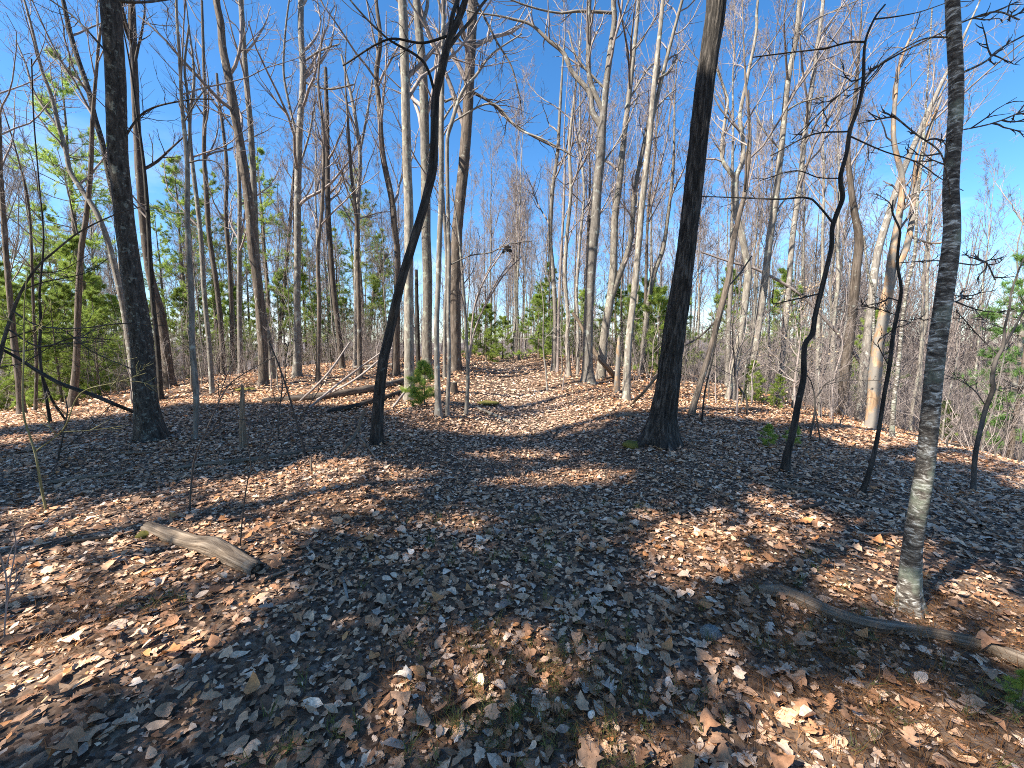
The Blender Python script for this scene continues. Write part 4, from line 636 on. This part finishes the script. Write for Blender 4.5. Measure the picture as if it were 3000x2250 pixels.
lump('moss_patch', 'yellowish moss patch on the ground behind the weathered snag', 'moss', 'moss', 720, 1142, .35, .3, .06, 8)

# ------------------------------------------------------------------ leaves
def outline(kind):
    if kind == 'oak': pr = [(0, .02), (.08, .1), (.2, .25), (.27, .1), (.42, .36), (.5, .14), (.66, .38), (.74, .15), (.88, .22), (1, 0)]
    elif kind == 'maple': pr = [(0, .02), (.02, .2), (.1, .36), (.28, .3), (.46, .46), (.58, .24), (.78, .2), (1, 0)]
    elif kind == 'beech': pr = [(0, .02), (.15, .2), (.4, .3), (.65, .25), (.85, .12), (1, 0)]
    else: pr = [(0, .03), (.35, .28), (.75, .2), (1, 0)]
    p = np.array(pr, float); return np.vstack([p, (p[1:-1]*np.array([1, -1]))[::-1]])
def leafset(x, y, size, kind, rg, colr, lift=.02, tilt=.20, curl=.38):
    m = len(x); O = outline(kind); k = len(O); mid = np.array([[.3, 0], [.7, 0]]); A = np.vstack([O, mid])
    X = np.broadcast_to(A[:, 0]-.5, (m, k+2)).copy(); Y = np.broadcast_to(A[:, 1], (m, k+2)).copy()*rg.uniform(.75, 1.15, m)[:, None]
    X += rg.normal(0, .02, X.shape); Y += rg.normal(0, .02, Y.shape)
    Z = (rg.normal(0, curl, m)[:, None]*X**2*1.1+np.abs(rg.normal(0, curl*1.5, m))[:, None]*Y**2*1.6*np.sign(rg.normal(.3, 1, m))[:, None]+rg.normal(0, .3, m)[:, None]*X*Y+rg.normal(0, .025, X.shape))
    s = size[:, None]; X, Y, Z = X*s, Y*s, Z*s
    tx = rg.normal(0, tilt, m)[:, None]; ty = rg.normal(0, tilt, m)[:, None]
    Y, Z = Y*np.cos(tx)-Z*np.sin(tx), Y*np.sin(tx)+Z*np.cos(tx); X, Z = X*np.cos(ty)+Z*np.sin(ty), -X*np.sin(ty)+Z*np.cos(ty)
    a = rg.uniform(0, 6.283, m)[:, None]; X, Y = X*np.cos(a)-Y*np.sin(a), X*np.sin(a)+Y*np.cos(a)
    z0 = ground(x, y)+rg.uniform(.004, 1, m)**1.3*lift; Z = Z-np.minimum(Z.min(1), 0)[:, None]*.75
    V = np.stack([X+x[:, None], Y+y[:, None], Z+z0[:, None]], -1).reshape(-1, 3)
    h = len(O)//2+1; up = list(range(0, h)); dn = [0]+list(range(len(O)-1, h-2, -1)); tri = []
    def half(seq, flip):
        c = [k if A[i, 0] < .5 else k+1 for i in seq]
        for i in range(len(seq)-1):
            tri.append((c[i], seq[i], seq[i+1]) if flip else (c[i], seq[i+1], seq[i]))
            if c[i] != c[i+1]: tri.append((c[i], seq[i+1], c[i+1]) if flip else (c[i], c[i+1], seq[i+1]))
    half(up, False); half(dn, True)
    tri = np.array([t for t in tri if len(set(t)) == 3]); F = (tri[None]+np.arange(m)[:, None, None]*(k+2)).reshape(-1, 3)
    ci = rg.choice(len(LEAFC), m, p=LEAFW); C = LEAFC[ci]*rg.uniform(.75, 1.2, (m, 1)) if colr is None else np.broadcast_to(colr, (m, 3)); C = np.repeat(np.concatenate([np.clip(lighten_trail(C, x, y) if colr is None else C, 0, 1), np.ones((m, 1))], 1), k+2, 0); C[:, :3] *= rg.uniform(.78, 1.18, (len(C), 1))
    return V, F, C
def joinmesh(name, parts, mat):
    V = []; F = []; C = []; o = 0
    for v, f, c in parts: V.append(v); F.append(f+o); C.append(c); o += len(v)
    return mesh(name, np.concatenate(V), None, np.concatenate(F), M[mat], False, {'col': ('FLOAT_COLOR', np.concatenate(C))})
def lighten_trail(C, x, y):
    # matted leaves on the far tread, paler, with its sunlit brightness painted in
    w = (np.exp(-((x-.25*np.sin(y*.19))/1.5)**2)*np.clip((y-5)/5, 0, 1)*.55)[:, None]; return C*(1-w)+w*np.array([.56, .44, .34])
def quadleaves(x, y, size, rg, lift):
    m = len(x); a = rg.uniform(0, 6.283, m); L = size*.55; w = size*rg.uniform(.25, .4, m); ca, sa = np.cos(a), np.sin(a); z0 = ground(x, y)+rg.uniform(0, 1, m)**1.3*lift; zz = rg.normal(0, .35, (m, 4))*size[:, None]*.4; zz -= zz.min(1, keepdims=True)
    lx_ = np.stack([-L, 0*L, L, .1*L], -1); ly_ = np.stack([0*w, -w, 0*w, w], -1); X = lx_*ca[:, None]-ly_*sa[:, None]+x[:, None]; Y = lx_*sa[:, None]+ly_*ca[:, None]+y[:, None]
    i = np.arange(m)*4; F = np.concatenate([np.stack([i, i+1, i+2], -1), np.stack([i, i+2, i+3], -1)]); C = np.clip(LEAFC[rg.choice(len(LEAFC), m, p=LEAFW)]*rg.uniform(.75, 1.2, (m, 1)), 0, 1); C = lighten_trail(C, x, y)
    return np.stack([X, Y, zz+z0[:, None]], -1).reshape(-1, 3), F, np.repeat(np.concatenate([C, np.ones((m, 1))], 1), 4, 0)
def spread(n, y0, y1, k=1.42, m=1.6):
    y = np.sqrt(rng.uniform(y0*y0, y1*y1, n)); x = rng.uniform(-1, 1, n)*(k*y+m); return x, y
def litter(n, y0, y1, kinds, s0, s1, lift, thin=True):
    x, y = spread(n, y0, y1)
    cov = n2(x, y, .55, 77, 2); keep = rng.random(n) < np.clip(.92+.55*cov, .25, 1) if thin else np.ones(n, bool); x, y = x[keep], y[keep]; out = []
    lab = rng.integers(0, len(kinds), len(x))
    for i, k in enumerate(kinds):
        s = lab == i; out.append(leafset(x[s], y[s], rng.uniform(s0, s1, s.sum())*rng.choice([1, .8, 1.3, .65, 1.6], s.sum(), p=[.35, .25, .15, .18, .07]), k, rng, None, lift))
    return out
near = litter(32000, .7, 6.0, ('oak', 'maple', 'beech', 'beech', 'small', 'small'), .034, .074, .028); x, y = spread(54000, .7, 7.0); near.append(quadleaves(x, y, rng.uniform(.012, .04, len(x)), rng, .018))
mid = litter(15000, 6.0, 10.0, ('small', 'beech', 'small'), .045, .085, .045, True); x, y = spread(50000, 6.0, 12.5); mid.append(quadleaves(x, y, rng.uniform(.045, .085, len(x)), rng, .04))
x, y = spread(90000, 12.0, 32); fa = [quadleaves(x, y, rng.uniform(.07, .14, len(x)), rng, .05)]
for nm, pt in (('leaf_litter', near+mid+fa),):
    o = link(nm, joinmesh(nm, pt, 'leaf')); o['kind'] = 'stuff'; o['label'] = 'brown and tan fallen leaves covering the whole forest floor'
LV = []
for i in range(14):
    v, f, c = leafset(np.zeros(1), np.zeros(1), np.array([rng.uniform(.07, .115)]), ('oak', 'maple', 'beech')[i % 3], rng, LEAFC[(0, 3, 1, 4, 0, 7, 3, 1, 8, 4, 0, 6, 3, 9)[i]]*rng.uniform(.85, 1.1), 0, .22, .55)
    v[:, 2] -= float(ground(0, 0)); LV.append(mesh('leaf', v, None, f, M['leaf'], False, {'col': ('FLOAT_COLOR', c)}))
lx, ly = spread(300, 1.25, 3.6, 1.2, .2)
for x, y in zip(lx, ly):
    o = link('leaf', LV[rng.integers(0, 14)], GROUND, (x, y, float(ground(x, y))+rng.uniform(.025, .045))); o.rotation_euler = (rng.normal(0, .2), rng.normal(0, .2), rng.uniform(0, 6.28)); s = rng.uniform(.7, 1.15); o.scale = (s, s, s)
# leaves held by the beech sapling; withered bunch over the trail
bs = [o for o in COL.objects if o.name.startswith('beech_sapling')][0]; p = np.array(bs.location)
n = 230; bm = [o for o in bs.children if o.name.startswith('branches')][0].data; bv = np.zeros(len(bm.vertices)*3); bm.vertices.foreach_get('co', bv); bv = bv.reshape(-1, 3); bv = bv[bv[:, 2] > .5]; bv = bv[rng.integers(0, len(bv), n)]; v, f, c = leafset(np.zeros(n), np.zeros(n), rng.uniform(.05, .075, n), 'beech', rng, None, 0, .9, .5)
c[:, :3] = np.array([.40, .30, .19]); k = len(v)//n; v[:, 2] -= float(ground(0, 0)); v += np.repeat(bv-np.array([0, 0, .03]), k, 0)
o = link('leaves', mesh('leaves', v, None, f, M['leaf'], False, {'col': ('FLOAT_COLOR', c)}), bs); o['kind'] = 'stuff'
hp = at(1484, 726, 8.62); T = thing('withered_leaf_cluster', 'blackish withered leaves folded over a twig above the far trail', 'dead leaves', tuple(hp))
for i, (dx, dz, an, L, wd) in enumerate(((-.045, -.05, 1.15, .17, .05), (.055, -.03, -.65, .17, .085), (.01, .0, -.2, .12, .06))):
    O = outline('maple')-np.array([.5, 0]); n_ = len(O); X = O[:, 0]*L; Z = O[:, 1]*wd*2; Yy = .03*np.sin(X*25)+.02*i; ca, sa = math.cos(an), math.sin(an)
    V = np.stack([X*ca-Z*sa+dx, Yy, X*sa+Z*ca+dz], -1); V = np.vstack([V, V+np.array([0, .006, 0]), [[dx, .01, dz]], [[dx, .02, dz]]]); F = [(j, (j+1) % n_, 2*n_) for j in range(n_)]+[(n_+(j+1) % n_, n_+j, 2*n_+1) for j in range(n_)]; c = np.ones((len(V), 4)); c[:, :3] = (.035, .026, .02)
    link('leaf', mesh('leaf', V, None, np.array(F), M['leaf'], False, {'col': ('FLOAT_COLOR', c)}), T)
# grass and dry needles
def blades(name, label, C, n, L, w, mat, spread_, up):
    D = np.tile(np.array([[0, 0, up]]), (len(C), 1)).astype(float)+rng.normal(0, .2, (len(C), 3)); V, F, c = tufts(C, D, n, L, w, spread_); o = link(name, mesh(name, V, None, F, M[mat], False, {'col': ('FLOAT_COLOR', c)})); o['kind'] = 'stuff'; o['label'] = label
gx_, gy_ = [], []
for (X, Y, r, n) in ((1560, 1960, .35, 40), (1480, 2080, .3, 30), (1750, 1900, .3, 14), (1600, 2200, .35, 40), (1850, 2150, .3, 22), (1530, 1640, .5, 26), (1450, 1560, .5, 18), (850, 2180, .25, 14), (1900, 1500, .3, 10), (2350, 1700, .3, 12), (2480, 1900, .3, 14), (2620, 2050, .3, 14), (430, 1790, .1, 5)):
    g = hit(X, Y); gx_.append(rng.normal(g[0], r, n)); gy_.append(rng.normal(g[1], r*.7, n))
gx_ = np.concatenate(gx_); gy_ = np.concatenate(gy_); blades('grass', 'short green grass blades poking through the foreground leaves', np.stack([gx_, gy_, ground(gx_, gy_)+.01], -1), 12, .085, .0035, 'grass', .55, 1.0)
nx_, ny_ = [], []
for (X, Y, r, n) in ((1450, 2000, .4, 700), (2500, 1950, .5, 900), (2250, 1800, .4, 500), (2100, 1620, .4, 400), (2650, 2100, .4, 600), (300, 1800, .4, 400), (1000, 1500, .6, 500), (1800, 2150, .4, 500), (2900, 1850, .3, 400)):
    g = hit(X, Y); nx_.append(rng.normal(g[0], r, n)); ny_.append(rng.normal(g[1], r*.7, n))
nx_ = np.concatenate(nx_); ny_ = np.concatenate(ny_); blades('pine_straw', 'orange-brown dry pine needles matted between the leaves', np.stack([nx_, ny_, ground(nx_, ny_)+rng.uniform(.015, .04, len(nx_))], -1), 3, .10, .0028, 'drypine', .35, .0)

# ------------------------------------------------------------------ undergrowth and far wood
def brush(n, X0, X1, D0, D1, h0, h1, tb):
    D = rng.uniform(D0, D1, n); X = rng.uniform(X0, X1, n); u = (X-1500)/FPX*D*1.02; z = ground(u, D); ok = ~((np.abs(u-.2) < 2.4) & (D < 25)); u, D, z = u[ok], D[ok], z[ok]; m = len(u)
    p, r = grow(np.stack([u, D, z-.05], -1), np.array([0, 0, 1.])+rng.normal(0, .22, (m, 3)), rng.uniform(h0, h1, m), rng.uniform(.006, .013, m), 5, .12, .05); tb.add(p, r, 3)
    p2, r2 = kids(p, r, 5, .25, .97, 42, .42, 4, .15, .06, .6, .0045); tb.add(p2, r2, 3)
tb = Tubes(); brush(200, -100, 1150, 14, 30, .8, 3.2, tb); brush(260, 2030, 3150, 9, 26, .6, 3.0, tb); brush(120, 1600, 2030, 14, 26, .6, 2.6, tb)
UG = link('undergrowth', tb.mesh('undergrowth', M['twig'], (0, 0, 0))); UG['kind'] = 'stuff'; UG['label'] = 'tangle of thin leafless stems between the trunks'
def thicket(n, h0, h1, mat):
    tb = Tubes(); p, r = grow(np.stack([rng.uniform(-1.8, 1.8, n), rng.uniform(-1.8, 1.8, n), np.full(n, -.35)], -1), np.array([0, 0, 1.])+rng.normal(0, .25, (n, 3)), rng.uniform(h0, h1, n), rng.uniform(.005, .013, n), 6, .13, .05); tb.add(p, r, 3)
    p2, r2 = kids(p, r, 6, .2, .97, 42, .42, 4, .16, .06, .6, .0045); tb.add(p2, r2, 3); p3, r3 = kids(p2, r2, 3, .25, .97, 40, .45, 3, .15, .04, .7, .0035); tb.add(p3, r3, 3); return tb.mesh('thicket', M[mat], (0, 0, 0))
TH = [thicket(26, 1.2, 3.6, 'twig'), thicket(30, .8, 2.4, 'redtwig'), thicket(22, 1.5, 4.5, 'twig')]
def thickets(n, X0, X1, D0, D1):
    for i in range(n):
        D = rng.uniform(D0, D1); p = at(rng.uniform(X0, X1), 1125, D)
        if abs(p[0]-.2) < 4.2 and D < 27: continue
        o = link('thicket', TH[rng.integers(0, 3)], UG, (p[0], p[1], float(ground(p[0], p[1])))); o['kind'] = 'stuff'; s = rng.uniform(.7, 1.15); o.scale = (s, s, s); o.rotation_euler = (0, 0, rng.uniform(0, 6.28))
thickets(60, -150, 620, 17, 34); thickets(34, 620, 1250, 21, 36); thickets(26, 1300, 1640, 29, 44); thickets(26, 1640, 2050, 16, 34); thickets(100, 2050, 3200, 12, 30); thickets(60, 2450, 3250, 14, 40)
def grove(n):
    tb = Tubes(); p, r = grow(np.stack([rng.uniform(-9, 9, n), rng.uniform(-9, 9, n), np.full(n, -2.)], -1), np.array([0, 0, 1.])+rng.normal(0, .05, (n, 3)), rng.uniform(11, 19, n), rng.uniform(.08, .16, n), 6, .05, .02, .15); tb.add(p, r, 4)
    p2, r2 = kids(p, r, 14, .28, .98, 38, .26, 5, .12, .10, .5, .02); tb.add(p2, r2, 3); p3, r3 = kids(p2, r2, 5, .2, .98, 36, .5, 4, .14, .08, .6, .014); tb.add(p3, r3, 3); p4, r4 = kids(p3, r3, 2, .2, .98, 36, .55, 3, .14, .06, .7, .011); tb.add(p4, r4, 3); return tb.mesh('grove', M['redtwig'], (0, 0, 0))
GR = [grove(11), grove(13)]; DW = None
for i in range(230):
    D = math.sqrt(rng.uniform(48**2, 260**2)); x = rng.uniform(-1.45, 1.45)*D
    if i % 3 == 2: D = rng.uniform(30, 75); x = rng.uniform(.75, 1.5)*D
    o = link('distant_wood' if DW is None else 'grove', GR[i % 2], DW, (x, D, float(ground(x, D)))); o['kind'] = 'stuff'; o.rotation_euler = (0, 0, rng.uniform(0, 6.28))
    if DW is None: DW = o; o['label'] = 'hazy mass of far bare trees down the slopes'; o.rotation_euler = (0, 0, 0); o0 = np.array(o.location)
    else: o.location = tuple(np.array(o.location)-o0)

# ------------------------------------------------------------------ pines standing behind the viewpoint: needles are placed to cast a drawn shade outline
def inpoly(X, Y, poly):
    c = np.zeros(len(X), bool); j = len(poly)-1
    for i in range(len(poly)):
        xi, yi = poly[i]; xj, yj = poly[j]; t = ((yi > Y) != (yj > Y)) & (X < (xj-xi)*(Y-yi)/(yj-yi+1e-9)+xi); c ^= t; j = i
    return c
n = 26000; x = rng.uniform(-15, 15, n); y = rng.uniform(.3, 13, n); z = ground(x, y); u_ = rng.random(n)
def shaded(x, y, z):
    X, Y, dep = proj(np.stack([x, y, z], -1)); X = X*2212/3000; Y = Y*2212/3000
    inf = (X > -20) & (X < 2232) & (Y < 1675); edge = np.interp(X, [0, 200, 400, 600, 800, 900, 1000, 1150, 1250, 1400, 1600, 1750, 1900, 2050, 2212], [925, 905, 872, 872, 880, 925, 940, 950, 925, 888, 905, 940, 985, 1015, 1060])
    sh = np.where(inf, Y > edge, (Y > edge+10) & (u_ < .7))
    bandA = inpoly(X, Y, [(0, 1105), (200, 1085), (400, 1055), (600, 1015), (760, 990), (900, 1005), (960, 1035), (900, 1080), (720, 1110), (650, 1180), (590, 1290), (500, 1390), (350, 1490), (200, 1560), (0, 1600)])
    sh &= ~(bandA & (u_ > .01+.16*(n2(x, y, 1.1, 91, 2) > .28)))
    for (cx, cy, rx, ry) in ((1195, 1030, 140, 20), (1510, 1200, 115, 80), (1050, 1570, 250, 230), (30, 950, 70, 9), (980, 1130, 110, 18), (1120, 985, 130, 8)): sh &= ~(((X-cx)/rx)**2+((Y-cy)/ry)**2 < 1)
    sh |= inpoly(X, Y, [(1085, 1700), (1140, 1575), (1205, 1515), (1245, 1540), (1240, 1700)])  # needle clumps added here to cast the photographer's shadow
    bandD = inpoly(X, Y, [(1600, 1060), (1800, 1100), (1960, 1170), (2212, 1270), (2212, 1450), (1990, 1350), (1800, 1320), (1670, 1225)]); sh &= ~(bandD & (u_ > .02+.25*(n2(x, y, 1.3, 92, 2) > .3)))
    bandF = inpoly(X, Y, [(1500, 1659), (1570, 1550), (1750, 1465), (1930, 1465), (2212, 1580), (2212, 1720), (1500, 1720)]); sh &= ~(bandF & (u_ > .03+.25*(n2(x, y, 1.6, 93, 2) > .25)))
    return sh
sh = shaded(x, y, z); deep = sh.copy()
for a in np.arange(8)*np.pi/4: deep &= shaded(x+.34*np.cos(a), y+.34*np.sin(a), z)
DEEP = deep[sh]; TG = np.stack([x, y, z], -1)[sh]
S3 = np.array(SHADE3D); S3 = S3[rng.integers(0, len(S3), 3000)]+rng.normal(0, .10, (3000, 3)); TG = np.vstack([TG, S3]); DEEP = np.r_[DEEP, np.zeros(len(S3), bool)]
SPOT = [(-7, -2.5, 23), (-11, -1, 22), (-15.5, .5, 21), (-5, -6.5, 25), (-10, -6, 24), (-15, -5, 23), (-20.5, -2.5, 22), (-20, 3, 20), (-2.5, -3.2, 24), (.5, -5.5, 25), (-25, 1, 21)]
SN = np.array([SUNV[0], SUNV[1]]); c_h = np.linalg.norm(SN); SN = SN/c_h; tanE = math.tan(SUN_E)
best = np.full(len(TG), -1); bk_ = np.zeros(len(TG)); score = np.full(len(TG), 9.)
for ti, (tx, ty, th) in enumerate(SPOT):
    rel = np.array([tx, ty])-TG[:, :2]; kk = rel@SN+rng.normal(0, 1.1, len(TG)); off = np.linalg.norm(TG[:, :2]+kk[:, None]*SN-np.array([tx, ty]), axis=1); h = TG[:, 2]+kk*tanE
    py = TG[:, 1]+kk*SN[1]; px = TG[:, 0]+kk*SN[0]; rc = np.minimum(3.8, (th-h)*.55+.4); ok = (kk > 1.5) & (h > 3.0) & (h < th) & (off < rc) & ((py < -1.6) | (np.abs(px) > 1.75*py+2.5)); sc2 = rng.random(len(TG))+off*.1
    w = ok & (sc2 < score); best[w] = ti; bk_[w] = kk[w]; score[w] = sc2[w]
NAMES = ['nearest', 'second nearest']
for ti, (tx, ty, th) in enumerate(SPOT):
    s = best == ti; C = TG[s].copy(); C[:, :2] += bk_[s][:, None]*SN; C[:, 2] += bk_[s]*tanE
    z0 = float(ground(tx, ty)); T = thing('pine_tree', 'tall white pine standing behind the viewpoint and shading the foreground', 'pine tree', (tx, ty, z0), 'pines behind the viewpoint'); zz = np.linspace(-.3, th, 16); P = np.stack([0*zz, 0*zz, zz], -1)
    tb = Tubes(); tb.add(P, np.maximum(.2*(1-zz/th*.95), .015), 10, trunkmod(ti, .05, .4)); link('trunk', tb.mesh('trunk', M['pinebark'], (0, 0, 0)), T)
    if not len(C): continue
    C = C-np.array([tx, ty, z0]); pick = rng.random(len(C)) < .22; E = C[pick]; B = np.stack([0*E[:, 0], 0*E[:, 0], np.maximum(E[:, 2]-np.linalg.norm(E[:, :2], axis=1)*.25, 1.)], -1); br = Tubes(); br.add(np.stack([B, (B+E)/2-np.array([0, 0, .1]), E], 1), np.tile(np.array([.03, .02, .008]), (len(E), 1)), 4)
    o = link('branches', br.mesh('branches', M['pinebark'], (0, 0, 0)), T); o['kind'] = 'stuff'
    w_ = np.where(DEEP[s], 1.75, 1.0)[:, None]; V, F, c = tufts(C, nrm(C*np.array([1, 1, 0])+np.array([0, 0, .3])), 10, .15*w_, .12*w_, 1.0); o = link('needles', mesh('needles', V, None, F, M['needledk'], False, {'col': ('FLOAT_COLOR', c)}), T); o['kind'] = 'stuff'
